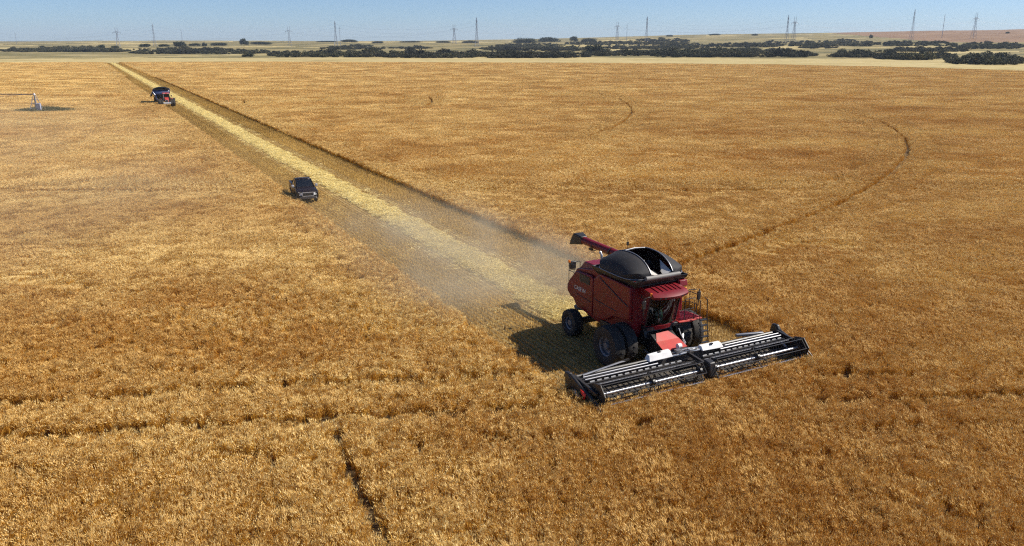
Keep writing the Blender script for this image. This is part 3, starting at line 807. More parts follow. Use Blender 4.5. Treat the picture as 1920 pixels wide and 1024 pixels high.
# --- cab
def cabx(z, y):                       # the windscreen leans out at the top and bows in plan
    return 1.06 + (z - 2.0) * 0.22 - 0.26 * (y / 0.88) ** 2
mb = MB(); mb.box((0.42, 0, 1.86), (1.15, 1.86, 0.16)); mb.box((-0.08, 0, 2.8), (0.08, 1.72, 1.8))
cab = P(mb, 'cab', M_DARK, bevel=0.02)
sill = MB(); top, bot = [], []
ys = [-0.92 + 1.84 * i / 12 for i in range(13)]
for z0, z1, ex, nm, m in ((1.78, 1.98, 0.05, 'cab_sill', M_RED), (3.44, 3.52, 0.02, 'windscreen_header', M_DARK)):
    rr = [[(cabx(z, y) + ex + e, y, z) for y in ys] for z, e in ((z0, 0.0), (z1, 0.0), (z1, -.12), (z0, -.12), (z0, 0.0))]
    MB().loft(rr, cap=False, closed=False).build(nm, m, cab)
g = MB(); g.loft([[(cabx(z, y * .95), y * .95, z) for y in ys] for z in (1.98, 2.5, 3.0, 3.45)], cap=False, closed=False)
g.build('windscreen', M_GLASS, cab)
for s in (-1, 1):
    xs_, xt_ = cabx(1.98, .88), cabx(3.45, .88)
    MB().add([(-0.02, s * .90, 1.98), (xs_ - .03, s * .885, 1.98), (xt_ - .03, s * .885, 3.45), (-0.02, s * .90, 3.45)], [(0, 1, 2, 3)]).build('side_window', M_GLASS, cab)
    MB().tube([(xs_, s * .885, 1.95), (xt_, s * .885, 3.5)], 0.035, 8).build('pillar', M_DARK, cab)
    MB().tube([(-0.04, s * .90, 1.95), (-0.04, s * .90, 3.5)], 0.05, 8).build('pillar', M_DARK, cab)
    MB().tube([(0.36, s * .905, 1.95), (0.40, s * .905, 3.5)], 0.028, 6).build('door_frame', M_DARK, cab)
    MB().box((0.25, s * .93, 2.45), (.14, .03, .05)).build('door_handle', M_STEEL, cab)
# roof with its pressed ribs and peaked front
def roofz(x, y): return 3.92 - 0.20 * max(0.0, (x - 0.3) / 1.5) ** 1.6 - 0.06 * (y / 1.02) ** 2
def roofx(y): return 1.80 - 0.28 * (y / 1.02) ** 2
rows_t, rows_b = [], []
for j in range(15):
    y = -1.02 + 2.04 * j / 14
    xx = [-0.10 + (roofx(y) + 0.10) * i / 10 for i in range(11)]
    rows_t.append([(x, y, roofz(x, y) - (0.10 if i == 10 else 0)) for i, x in enumerate(xx)])
    rows_b.append([(x - (0.03 if i == 10 else 0), y, 3.50) for i, x in enumerate(xx)])
g = MB(); g.loft(rows_t, cap=False, closed=False); g.loft(rows_b, cap=False, closed=False)
g.loft([[q[-1] for q in rows_t], [q[-1] for q in rows_b]], cap=False, closed=False)
g.loft([[q[0] for q in rows_t], [q[0] for q in rows_b]], cap=False, closed=False)
for q in (0, 14): g.loft([rows_t[q], rows_b[q]], cap=False, closed=False)
roof = g.build('cab_roof', M_RED, cab)
for k in range(6):
    y = -0.66 + 0.264 * k
    MB().tube([(0.3 + .18 * i, y, roofz(0.3 + .18 * i, y) + .012) for i in range(7)], 0.03, 6).build('roof_rib', M_RED, roof)
for y in (-0.72, -0.48, 0.48, 0.72):
    MB().box((roofx(y) - 0.03, y, 3.58), (0.06, 0.13, 0.07)).build('work_light', M_DARK, roof)
for s in (-1, 1):
    MB().lathe([(0.0, 0.16), (0.05, 0.15), (0.06, 0.0)], (1.30, s * 1.02, 3.62), 'z', 10).build('turn_light', M_AMBER, roof)
# mirrors
for s, yo in ((1, 1.78), (-1, 1.5)):
    mb = MB(); mb.tube([(1.25, s * .92, 3.62), (1.42, s * (yo - .2), 3.64), (1.42, s * yo, 3.62), (1.38, s * yo, 2.75)], 0.025, 6)
    mr = P(mb, 'mirror_arm', M_FRAME)
    MB().box((1.40, s * yo, 3.30), (0.07, 0.20, 0.42)).build('mirror_housing', M_DARK, mr, bevel=0.03)
    MB().box((1.362, s * yo, 3.30), (0.006, 0.17, 0.38)).build('mirror_glass', M_STEEL, mr)
# cab inside
mb = MB(); mb.box((0.12, 0, 2.42), (0.5, 0.52, 0.16)); mb.box((-0.02, 0, 2.80), (0.12, 0.50, 0.66), Euler((0, R(-8), 0))); mb.box((0.12, 0, 2.15), (0.3, 0.3, 0.42))
mb.build('seat', M_SEAT, cab, bevel=0.04)
mb = MB(); mb.tube([(0.86, 0, 1.96), (0.68, 0, 2.62)], 0.05, 8); mb.build('steering_column', M_GREY, cab)
st = MB(); ring_ = []
for k in range(17):
    a = 2 * math.pi * k / 16
    ring_.append((0.66 + 0.085 * math.cos(a), 0.19 * math.sin(a), 2.64 + 0.17 * math.cos(a)))
st.tube(ring_, 0.016, 6, cap=False); st.build('steering_wheel', M_DARK, cab)
mb = MB(); mb.box((0.30, -0.42, 2.52), (0.6, 0.18, 0.14)); mb.box((0.6, -0.62, 2.75), (0.05, 0.24, 0.2)); mb.build('console', M_DARK, cab, bevel=0.02)

# --- platform, ladder and handrails on the far side
mb = MB(); mb.box((0.42, 1.68, 1.93), (1.15, 1.44, 0.06))
plat = P(mb, 'platform', M_RED2, bevel=0.015)
for k in range(11): MB().box((0.42, 1.08 + 0.12 * k, 1.975), (1.08, 0.045, 0.03)).build('tread_bar', M_RED, plat)
mb = MB(); mb.tube([(1.0, .98, 1.92), (1.04, 1.7, 1.9), (1.0, 2.4, 1.92)], 0.045, 8); mb.build('platform_edge', M_RED2, plat)
rl = MB()
for x, y in ((0.95, 1.35), (0.95, 1.95), (0.6, 2.4), (0.05, 2.4), (-.15, 1.7)):
    rl.tube([(x, y, 1.95), (x, y, 3.02)], 0.022, 6)
rl.tube([(0.95, 1.35, 3.02), (0.95, 1.95, 3.02)], 0.022, 6); rl.tube([(0.95, 1.35, 2.5), (0.95, 1.95, 2.5)], 0.018, 6)
rl.tube([(0.6, 2.4, 3.02), (0.05, 2.4, 3.02), (-.15, 1.7, 3.02)], 0.022, 6); rl.tube([(0.6, 2.4, 2.5), (0.05, 2.4, 2.5), (-.15, 1.7, 2.5)], 0.018, 6)
P(rl, 'handrail', M_FRAME)
ld = MB()
for y in (2.1, 2.55):
    ld.tube([(1.0, y, 2.95), (1.18, y, 2.9), (1.22, y, 2.0), (1.45, y, 0.75)], 0.024, 6)
lad = P(ld, 'ladder', M_FRAME)
for k in range(5):
    t = k / 4; MB().box((1.22 + .23 * t, 2.325, 1.9 - 1.1 * t), (0.16, 0.44, 0.035)).build('rung', M_FRAME, lad)
mb = MB(); mb.box((0.35, 1.35, 1.62), (0.9, 0.7, 0.5)); P(mb, 'battery_box', M_DARK, bevel=0.03)
mb = MB(); mb.tube([(1.1, 1.2, 1.3), (1.35, 1.0, 1.1), (1.7, 0.85, 1.0)], 0.05, 8); mb.tube([(1.0, 1.0, 1.6), (1.3, .9, 1.4), (1.8, .8, 1.15)], 0.03, 6); P(mb, 'hydraulic_hose', M_STEEL)

# --- feeder house
mb = MB(); mb.prism([(0.3, 1.62), (0.95, 1.56), (1.45, 1.28), (2.42, 0.92), (2.42, 0.18), (1.2, 0.5), (0.3, 0.9)], -0.66, 0.66)
fh = P(mb, 'feeder_house', M_DARK, bevel=0.02)
mb = MB(); mb.add([(0.98, -.36, 1.59), (0.98, .36, 1.59), (1.42, .66, 1.33), (2.05, .70, 1.09), (2.05, -.70, 1.09), (1.42, -.66, 1.33)], [(0, 1, 2, 5), (5, 2, 3, 4)])
o = mb.build('feeder_cover', M_RED2, fh, smooth=False); so = o.modifiers.new('t', 'SOLIDIFY'); so.thickness = 0.03
for s in (-1, 1):
    MB().tube([(0.7, s * .8, 0.7), (1.9, s * .8, 0.45)], 0.06, 8).build('lift_cylinder', M_STEEL, fh)
MB().lathe([(0, -.1), (.13, -.1), (.13, .1), (0, .1)], (2.15, 0.1, 1.25), 'y', 14).build('gearbox', M_WHITE, fh)

# ================================================================== the header
HW = 6.1
mb = MB()                                             # back frame
mb.tube([(2.42, -HW, 0.98), (2.42, HW, 0.98)], 0.10, 10)
mb.box((2.30, 0, 0.28), (0.2, 2 * HW, 0.16))
for k in range(13):
    y = -HW + 2 * HW * k / 12
    mb.box((2.34, y, 0.62), (0.10, 0.08, 0.75))
mb.prism([(2.46, 0.95), (2.62, 0.98), (2.75, 0.42), (2.66, 0.40)], -HW, HW)
header = P(mb, 'header', M_FRAME)
def H(mb, name, m, **k): return mb.build(name, m, header, **k)
for s in (-1, 1):                                     # two pale tubes along the top of each half
    H(MB().tube([(2.88, s * 2.28, 1.13), (2.88, s * 5.75, 1.13)], 0.036, 10), 'top_tube', M_TUBE)
    H(MB().tube([(3.05, s * 1.85, 1.08), (3.05, s * 5.75, 1.08)], 0.036, 10), 'top_tube', M_TUBE)
    H(MB().box((2.78, s * 3.9, 0.98), (0.42, 3.9, 0.05)), 'back_sheet', M_DARK)
    # belts that carry the crop inwards
    H(MB().add([(2.75, s * 0.8, 0.42), (2.75, s * 5.85, 0.42), (3.85, s * 5.85, 0.20), (3.85, s * 0.8, 0.20)], [(0, 1, 2, 3)]), 'draper_belt', M_BELT)
    for k in range(17):
        y = s * (0.95 + 0.3 * k)
        H(MB().hexa([(2.78, y, .42), (3.82, y, .21), (3.82, y + .04, .21), (2.78, y + .04, .42)], [(2.78, y, .45), (3.82, y, .24), (3.82, y + .04, .24), (2.78, y + .04, .45)]), 'belt_slat', M_FRAME)
    # white shields beside the middle
    y0, y1 = (s * 0.95, s * 2.25)
    if s < 0:
        H(MB().hexa([(2.55, -2.24, 1.20), (2.95, -2.24, 1.16), (2.98, -0.92, 1.20), (2.6, -0.92, 1.24)], [(2.62, -2.16, 1.44), (2.80, -2.16, 1.42), (2.82, -0.98, 1.48), (2.64, -0.98, 1.50)]), 'shield', M_WHITE, bevel=0.03)
    else:
        H(MB().hexa([(2.50, 0.88, 1.12), (2.88, 0.92, 1.08), (2.88, 2.25, 1.04), (2.5, 2.25, 1.1)], [(2.55, 0.92, 1.30), (2.74, 0.95, 1.28), (2.74, 2.12, 1.28), (2.56, 2.12, 1.30)]), 'shield', M_WHITE, bevel=0.03)
    H(MB().box((2.74, s * 1.55, 1.46 if s < 0 else 1.31), (0.10, 0.16, 0.05)), 'shield_latch', M_DARK)
H(MB().add([(2.5, -0.8, 0.30), (2.5, 0.8, 0.30), (3.85, 0.8, 0.16), (3.85, -0.8, 0.16)], [(0, 1, 2, 3)]), 'centre_belt', M_BELT)
mb = MB(); mb.tube([(2.7, -0.8, 1.1), (2.7, 0.9, 1.12)], 0.05, 8); mb.tube([(2.6, -.6, 1.2), (2.65, .2, 1.3), (2.6, .9, 1.2)], 0.03, 6); mb.tube([(2.75, -.3, 1.2), (2.9, .1, 1.32), (2.8, .6, 1.15)], 0.025, 6)
mb.box((2.62, -0.35, 1.22), (.22, .3, .2)); mb.box((2.66, 0.45, 1.18), (.2, .4, .12))
H(mb, 'hydraulic_block', M_STEEL)
# cutter bar with guards
mb = MB(); mb.box((3.92, 0, 0.12), (0.16, 2 * HW - .1, 0.06)); cb = H(mb, 'cutter_bar', M_STEEL)
for k in range(150):
    y = -HW + 0.1 + (2 * HW - 0.2) * k / 149
    gq = MB().hexa([(3.98, y - .018, .10), (3.98, y + .018, .10), (3.98, y + .018, .14), (3.98, y - .018, .14)], [(4.12, y - .004, .11), (4.12, y + .004, .11), (4.12, y + .004, .125), (4.12, y - .004, .125)])
    if k == 0: g0 = H(gq, 'cutter_guard', M_STEEL); gy = y
    else:
        c = g0.copy(); COL.objects.link(c); c.location = (0, y - gy, 0)
# reel, in two halves
RXc, RZc, RRad = 4.22, 0.86, 0.50
for s in (-1, 1):
    ya, yb = s * 0.42, s * 5.78
    H(MB().tube([(RXc, ya, RZc), (RXc, yb, RZc)], 0.068, 12), 'reel_tube', M_STEEL)
    for b_ in range(6):
        a = R(-48 + 60 * b_)
        bx_, bz_ = RXc + RRad * math.cos(a), RZc + RRad * math.sin(a)
        bat = MB().tube([(bx_, ya, bz_), (bx_, yb, bz_)], 0.032 if b_ == 0 else 0.021, 6)
        for k in range(34):                           # spring tines hang from every bat
            y = ya + (yb - ya) * (k + .5) / 34
            bat.tube([(bx_, y, bz_), (bx_ - .06, y, bz_ - .12), (bx_ - .03, y, bz_ - .23)], 0.008, 3, cap=False)
        H(bat, 'reel_bat', M_PLATE if b_ == 0 else M_FRAME)
    for y in (ya, s * 3.05, yb - s * .05):            # spiders that carry the bats
        sp_ = MB()
        for b_ in range(6):
            a = R(-48 + 60 * b_); a2 = R(-48 + 60 * (b_ + 1))
            p1 = Vector((RXc + RRad * math.cos(a), y, RZc + RRad * math.sin(a))); p2 = Vector((RXc + RRad * math.cos(a2), y, RZc + RRad * math.sin(a2)))
            sp_.tube([(RXc, y, RZc), p1], 0.03, 5); sp_.tube([p1, p2], 0.022, 5)
        sp_.lathe([(0, -.06), (.2, -.06), (.2, .06), (0, .06)], (RXc, y, RZc), 'y', 14)
        H(sp_, 'reel_spider', M_FRAME)
# bright tine row and pale dashes behind the reel: reel finger plates and the slotted back panel
for s in (-1, 1):
    for k in range(14):
        y = s * (0.75 + 0.365 * k)
        H(MB().box((3.22, y + s * .0, 1.03), (0.035, 0.225, 0.05)), 'slot_plate', M_PLATE)
    H(MB().box((3.26, s * 3.2, 0.985), (0.10, 5.2, 0.03)), 'slot_rail', M_FRAME)
    H(MB().tube([(3.60, s * 0.4, 1.03), (3.60, s * 5.72, 1.03)], 0.026, 6), 'tine_rail', M_TUBE)
# reel arms: the middle one and one at each end
for y in (0.16, -5.98, 5.98):
    a_ = MB().hexa([(2.5, y - .06, 1.02), (2.5, y + .06, 1.02), (4.30, y + .06, 0.86), (4.30, y - .06, 0.86)], [(2.5, y - .06, 1.18), (2.5, y + .06, 1.18), (4.30, y + .06, 1.02), (4.30, y - .06, 1.02)])
    a_.tube([(2.6, y, 0.7), (3.7, y, 0.95)], 0.035, 8)
    H(a_, 'reel_arm', M_FRAME, bevel=0.02)
mb = MB(); mb.prism([(4.0, 1.28), (4.42, 1.22), (4.50, 0.55), (4.30, 0.36), (4.02, 0.5)], -0.02, 0.34); H(mb, 'reel_drive', M_FRAME, bevel=0.05)
# end shields and crop dividers
for s in (-1, 1):
    y0, y1 = s * 6.04, s * 6.20
    pl = [(2.10, 1.16), (2.12, 0.42), (2.6, 0.22), (4.1, 0.10), (4.75, 0.16), (4.62, 0.44), (4.2, 0.80), (3.3, 1.02), (2.5, 1.24)]
    es = H(MB().prism(pl, min(y0, y1), max(y0, y1)), 'end_shield', M_DARK, bevel=0.05)
    if s > 0: H(MB().loft([[(2.05, 6.0, .95), (2.05, 6.24, .95), (2.75, 6.24, 1.0), (2.75, 6.0, 1.0)], [(2.15, 6.02, 1.38), (2.15, 6.22, 1.38), (2.5, 6.22, 1.40), (2.5, 6.02, 1.40)]]), 'shield_cap', M_DARK, bevel=0.06)
    else: H(MB().loft([[(2.05, -6.24, .95), (2.05, -6.0, .95), (2.65, -6.0, 1.0), (2.65, -6.24, 1.0)], [(2.12, -6.22, 1.24), (2.12, -6.02, 1.24), (2.45, -6.02, 1.26), (2.45, -6.22, 1.26)]]), 'shield_cap', M_DARK, bevel=0.05)
    dv = MB(); dv.tube([(4.55, s * 6.12, 0.32), (4.95, s * 6.10, 0.18), (5.35, s * 6.08, 0.08)], [0.12, 0.08, 0.02], 8); dv.tube([(4.4, s * 6.12, 0.75), (4.75, s * 6.12, 0.55), (4.9, s * 6.1, 0.24)], 0.03, 6)
    H(dv, 'crop_divider', M_FRAME)
    hp = MB()
    hex_ = [(RXc + .56 * math.cos(R(60 * k + 12)), RZc + .56 * math.sin(R(60 * k + 12))) for k in range(6)]
    hp.prism(hex_, min(s * 5.84, s * 5.88), max(s * 5.84, s * 5.88)); H(hp, 'reel_end_plate', M_DARK)
    ye = -6.235 if s < 0 else 5.98
    H(MB().tube([(2.95, ye, 0.66), (3.35, ye, 0.46)], 0.055, 10), 'tilt_cylinder', M_WHITE)
    mk = MB().add([(3.45, ye, 0.92), (3.88, ye, 0.86), (3.78, ye, 0.46)], [(0, 1, 2)])
    o = H(mk, 'reflector', M_REFL); so = o.modifiers.new('t', 'SOLIDIFY'); so.thickness = 0.03
    for k in range(7):
        xx = 2.45 + 0.22 * k + 0.05 * (k % 3); H(MB().box((xx, s * 6.203, 0.50 - 0.05 * k + 0.03 * (k % 2)), (0.06 + .03 * (k % 2), 0.006, 0.10 - .02 * (k % 3))), 'decal_mark', M_TUBE)
# folded tow bar and stabiliser lying behind each half
H(MB().box((2.30, -4.15, 1.06), (0.09, 3.0, 0.09), Euler((0, 0, R(12)))), 'transport_bar', M_FRAME)
H(MB().tube([(2.62, -5.6, 1.10), (2.2, -3.4, 1.10), (1.98, -2.75, 1.02)], 0.045, 6), 'tow_pole', M_TUBE)
mb = MB(); mb.box((2.12, 4.6, 1.04), (0.16, 1.5, 0.12), Euler((0, 0, R(-14)))); H(mb, 'transport_bar', M_TUBE, bevel=0.02)
mb = MB(); mb.tube([(2.1, 4.2, 0.9), (2.1, 4.2, 0.35)], 0.04, 8); mb.lathe([(.1, -.1), (.24, -.08), (.26, 0), (.24, .08), (.1, .1)], (2.0, 4.4, 0.27), 'y', 18); H(mb, 'gauge_wheel', M_RUB)
mb = MB(); mb.tube([(2.1, -4.2, 0.9), (2.1, -4.2, 0.35)], 0.04, 8); mb.lathe([(.1, -.1), (.24, -.08), (.26, 0), (.24, .08), (.1, .1)], (2.0, -4.4, 0.27), 'y', 18); H(mb, 'gauge_wheel', M_RUB)

# --- the driver at the wheel
def person_body(name, joints, edges, rad, m, parent_root):
    me = bpy.data.meshes.new(name); me.from_pydata(joints, edges, []); me.update()
    o = bpy.data.objects.new(name, me); COL.objects.link(o)
    sk = o.modifiers.new('skin', 'SKIN')
    lay = me.skin_vertices[0] if me.skin_vertices else None
    if lay is None:
        bpy.context.view_layer.objects.active = o
    for i, r_ in enumerate(rad):
        me.skin_vertices[0].data[i].radius = (r_, r_)
    me.skin_vertices[0].data[0].use_root = True
    ss = o.modifiers.new('sub', 'SUBSURF'); ss.levels = 2; ss.render_levels = 2
    me.materials.append(m)
    return o
M_CLOTH = mat('driver_shirt', (0.10, 0.20, 0.17), 0.9)
M_SKIN = mat('skin', (0.48, 0.28, 0.19), 0.6)
M_HAIR = mat('cap_cloth', (0.05, 0.05, 0.06), 0.9)
J = [(0.18, 0, 2.56), (0.12, 0, 2.78), (0.10, 0, 3.00), (0.12, 0, 3.09),
     (0.12, .18, 2.98), (0.28, .24, 2.74), (0.50, .17, 2.68), (0.59, .15, 2.70),
     (0.12, -.18, 2.98), (0.28, -.24, 2.74), (0.50, -.17, 2.68), (0.59, -.15, 2.70),
     (0.26, .10, 2.55), (0.62, .13, 2.56), (0.70, .13, 2.16), (0.82, .13, 2.02), (0.26, -.10, 2.55), (0.62, -.13, 2.56), (0.70, -.13, 2.16), (0.82, -.13, 2.02)]
E_ = [(0, 1), (1, 2), (2, 3), (2, 4), (4, 5), (5, 6), (6, 7), (2, 8), (8, 9), (9, 10), (10, 11), (0, 12), (12, 13), (13, 14), (14, 15), (0, 16), (16, 17), (17, 18), (18, 19)]
RD = [.14, .15, .14, .06, .07, .055, .04, .03, .07, .055, .04, .03, .09, .075, .055, .045, .09, .075, .055, .045]
JB, EB, RB = list(J), list(E_), list(RD)
def jadd(p, to, r_):
    JB.append(p); RB.append(r_); EB.append((to, len(JB) - 1)); return len(JB) - 1
hd = jadd((0.14, 0, 3.17), 3, .085); jadd((0.15, 0, 3.27), hd, .095)
nose = jadd((0.26, 0, 3.20), hd, .016)
for sy, wi in ((1, 7), (-1, 11)):                     # fingers close round the steering wheel
    for k in range(4):
        f1 = jadd((0.655, sy * (.165 + .012), 2.735 - .024 * k), wi, .009); jadd((0.675, sy * (.205), 2.72 - .024 * k), f1, .008)
    jadd((0.62, sy * .11, 2.735), wi, .010)
driver = person_body('person', JB, EB, RB, M_SKIN, None)
driver.location = (cx, cy, 0); driver.rotation_euler = (0, 0, HEAD)
tag(driver, 'driver in dark green shirt and cap sitting inside the combine cab', 'person')
cl = person_body('clothing', [J[i] for i in (0, 1, 2, 4, 5, 6, 8, 9, 10, 12, 13, 14, 16, 17, 18)],
                 [(0, 1), (1, 2), (2, 3), (3, 4), (4, 5), (2, 6), (6, 7), (7, 8), (0, 9), (9, 10), (10, 11), (0, 12), (12, 13), (13, 14)],
                 [.155, .165, .155, .08, .066, .05, .08, .066, .05, .10, .085, .066, .10, .085, .066], M_CLOTH, None)
cl.parent = driver
mb = MB(); mb.lathe([(0.0, 0.12), (0.06, 0.11), (0.10, 0.07), (0.115, 0.0), (0.11, -.01)], (0.14, 0, 3.27), 'z', 18); mb.box((0.28, 0, 3.27), (0.14, 0.15, 0.012)); mb.build('cap', M_HAIR, driver)

# ================================================================== dust behind the combine
def dust_mat(name, dens, col, sx, sy, x_full=0.75):
    m = bpy.data.materials.new(name); m.use_nodes = True
    N, L = m.node_tree.nodes, m.node_tree.links
    N.remove(N['Principled BSDF']); out = N['Material Output']
    pv = N.new('ShaderNodeVolumePrincipled'); pv.inputs['Color'].default_value = (*col, 1); pv.inputs['Anisotropy'].default_value = 0.2
    tc = N.new('ShaderNodeTexCoord')
    sep = N.new('ShaderNodeSeparateXYZ'); L.new(tc.outputs['Generated'], sep.inputs[0])
    def mr(src, a, b, lo, hi, smooth=True):
        q = N.new('ShaderNodeMapRange'); q.interpolation_type = 'SMOOTHSTEP' if smooth else 'LINEAR'
        for i, v_ in enumerate((a, b, lo, hi)): q.inputs[1 + i].default_value = v_
        L.new(src, q.inputs[0]); return q.outputs[0]
    def mul(a, b):
        q = N.new('ShaderNodeMath'); q.operation = 'MULTIPLY'; L.new(a, q.inputs[0])
        if isinstance(b, (int, float)): q.inputs[1].default_value = b
        else: L.new(b, q.inputs[1])
        return q.outputs[0]
    nz = N.new('ShaderNodeTexNoise'); nz.inputs['Scale'].default_value = 1.0; nz.inputs['Detail'].default_value = 3
    mp = N.new('ShaderNodeMapping'); mp.inputs['Scale'].default_value = (sx, sy, sy * 1.6); L.new(tc.outputs['Object'], mp.inputs[0]); L.new(mp.outputs[0], nz.inputs['Vector'])
    d = mr(nz.outputs['Fac'], 0.33, 0.70, 0.08, 1.0)
    d = mul(d, mr(sep.outputs['X'], 0.0, x_full, 0.0, 1.0)); d = mul(d, mr(sep.outputs['X'], 0.90, 1.0, 1.0, 0.25))
    d = mul(d, mr(sep.outputs['Y'], 0.0, 0.35, 0.0, 1.0)); d = mul(d, mr(sep.outputs['Y'], 0.72, 1.0, 1.0, 0.0))
    d = mul(d, mr(sep.outputs['Z'], 0.25, 1.0, 1.0, 0.0))
    L.new(mul(d, dens), pv.inputs['Density']); L.new(pv.outputs[0], out.inputs['Volume'])
    return m
def dust(name, x0, x1, y0, y1, z1, dens, sx, sy, label):
    cxm, cym = (x0 + x1) / 2, (y0 + y1) / 2
    o = MB().box((0, 0, 0), (x1 - x0, y1 - y0, z1)).build(name, dust_mat(name, dens, (1.0, 0.85, 0.60), sx, sy, 0.97 if z1 < 5 else 0.75), None, smooth=False)
    X, Y = UV(COMBINE_U + cxm, COMBINE_V + cym); o.location = (X, Y, z1 / 2 + 0.03); o.rotation_euler = (0, 0, HEAD)
    return tag(o, label, 'dust', kind='stuff')
dust('dust_plume', -48, -5.2, -11.0, 8.0, 3.4, 0.22, 0.16, 0.30, 'pale dust cloud drifting low behind the combine')
dust('dust_drift', -200, -12, -95, -3, 8.0, 0.016, 0.035, 0.05, 'thin dust drifting left over the standing wheat')

# ================================================================== pickup on the stubble
M_CAR = mat('dark_car_paint', (0.011, 0.007, 0.009), 0.35, coat=0.08, spec=0.2, dust=0.01, scale=2)
M_CARGL = mat('tinted_glass', (0.010, 0.013, 0.020), 0.12, spec=0.45, var=0.05)
M_BUMP = mat('dark_bumper', (0.06, 0.055, 0.06), 0.4, spec=0.4)
M_CHROME = mat('chrome', (0.46, 0.46, 0.48), 0.3, metal=0.25, var=0.05, dust=0.05)
px_, py_ = ground(578, 376)
pu, pv_ = U(px_, py_) - 1.2, V(px_, py_) - 0.12
X, Y = UV(pu, pv_)
pick = empty('pickup_truck', (X, Y, 0), HEAD - R(5))
pick.scale = (1, 1, 1.08)
tag(pick, 'dark maroon crew-cab pickup truck driving on the cut strip behind the combine', 'pickup')
def Q(mb, name, m, par=pick, **k): return mb.build(name, m, par, **k)
Wp = 1.0
# lower body with wheel arches cut into the side profile
def arch(xc, r, n=9, z=0.42): return [(xc - r * math.cos(math.pi * k / (n - 1)), z + r * math.sin(math.pi * k / (n - 1))) for k in range(n)]
prof = [(-2.88, 0.55), (-2.3, 0.50)] + arch(-1.72, 0.47) + [(-1.1, 0.42), (1.25, 0.42)] + arch(1.85, 0.47) + [(2.45, 0.48), (2.86, 0.55), (2.90, 0.95), (2.78, 1.14), (1.15, 1.26), (-0.95, 1.26), (-1.0, 1.34), (-2.86, 1.36), (-2.92, 0.9)]
for s in (-1, 1):
    Q(MB().prism(prof, min(s * .80, s * Wp), max(s * .80, s * Wp)), 'body_side', M_CAR, bevel=0.05)
hd_ = MB(); rows = []
for x, z, w in ((1.10, 1.27, .86), (1.9, 1.24, .86), (2.5, 1.18, .84), (2.82, 1.06, .80), (2.90, 0.92, .80)):
    rows.append([(x, w * t, z + 0.05 * (1 - t * t)) for t in (-1, -.6, -.3, 0, .3, .6, 1)])
hd_.loft(rows, cap=False, closed=False); Q(hd_, 'hood', M_CAR)
bb = MB(); bb.box((0.9, 0, 0.75), (3.9, 1.62, 0.5)); bb.box((-1.9, 0, 0.72), (1.9, 1.62, 0.28)); Q(bb, 'floor_pan', M_DARK)
bed = MB(); bed.box((-1.9, 0, 0.90), (1.85, 1.62, 0.06)); bed.box((-0.98, 0, 1.12), (0.06, 1.62, 0.46)); Q(bed, 'cargo_bed', M_DARK)
Q(MB().box((-2.87, 0, 1.05), (0.08, 1.64, 0.60)), 'tailgate', M_CAR, bevel=0.03)
Q(MB().box((-2.2, 0.35, 1.22), (0.75, 0.6, 0.5)), 'tool_box', M_DARK, bevel=0.03)
# cabin: roof, pillars and glass
def sec(x, z, w): return [(x, -w, z), (x, w, z)]
zb, zt = 1.26, 1.90
cabp = [(1.18, zb), (0.42, zt - .04), (-0.2, zt), (-0.75, zt - .03), (-0.98, zb)]
rf = MB(); rf.loft([[(0.46, -.70, 1.86), (0.46, -.35, 1.89), (0.46, .35, 1.89), (0.46, .70, 1.86)], [(-.1, -.73, 1.90), (-.1, -.35, 1.93), (-.1, .35, 1.93), (-.1, .73, 1.90)], [(-.80, -.70, 1.86), (-.80, -.35, 1.89), (-.80, .35, 1.89), (-.80, .70, 1.86)]], cap=False, closed=False)
o = Q(rf, 'roof', M_CAR); so = o.modifiers.new('t', 'SOLIDIFY'); so.thickness = 0.05
Q(MB().loft([[(1.16, -.80, 1.27), (1.22, 0, 1.29), (1.16, .80, 1.27)], [(0.46, -.69, 1.86), (0.50, 0, 1.89), (0.46, .69, 1.86)]], cap=False, closed=False), 'windscreen', M_CARGL)
Q(MB().loft([[(-.98, -.80, 1.27), (-.98, .80, 1.27)], [(-.80, -.69, 1.86), (-.80, .69, 1.86)]], cap=False, closed=False), 'rear_window', M_CARGL)
for s in (-1, 1):
    for xa, xb, xc, xd in ((1.08, 0.12, 0.12, 0.44), (0.02, -.90, -.76, 0.02)):
        Q(MB().add([(xa, s * .935, 1.27), (xb, s * .935, 1.27), (xc, s * .72, 1.85), (xd, s * .72, 1.85)], [(0, 1, 2, 3)]), 'side_window', M_CARGL)
    for p0, p1 in (((1.18, .93, 1.25), (0.44, .71, 1.88)), ((0.07, .945, 1.25), (0.07, .725, 1.88)), ((-.98, .93, 1.25), (-.80, .71, 1.88))):
        Q(MB().tube([(p0[0], s * p0[1], p0[2]), (p1[0], s * p1[1], p1[2])], 0.035, 6), 'pillar', M_CAR)
    Q(MB().tube([(1.15, s * .93, 1.262), (-.98, s * .93, 1.262)], 0.02, 6), 'belt_line', M_CHROME)
    mr = Q(MB().box((0.92, s * 1.14, 1.36), (0.12, 0.24, 0.24)), 'wing_mirror', M_CHROME, bevel=0.04)
    Q(MB().tube([(0.98, s * .95, 1.28), (0.94, s * 1.06, 1.32)], 0.03, 6), 'mirror_arm', M_DARK)
    for x in (0.28, -0.62): Q(MB().box((x, s * 1.005, 1.14), (.18, .02, .04)), 'door_handle', M_CHROME)
    hl = Q(MB().hexa([(2.78, s * .52, .80), (2.93, s * .52, .80), (2.86, s * .97, .82), (2.6, s * 1.005, .84)], [(2.74, s * .52, 1.02), (2.885, s * .52, 1.02), (2.82, s * .97, 1.02), (2.58, s * 1.0, 1.02)]), 'headlight', M_LAMP)
    Q(MB().box((-2.93, s * .9, 1.08), (.04, .14, .34)), 'tail_light', M_REFL)
    Q(MB().box((2.93, s * .7, .55), (.04, .16, .10)), 'fog_light', M_LAMP)
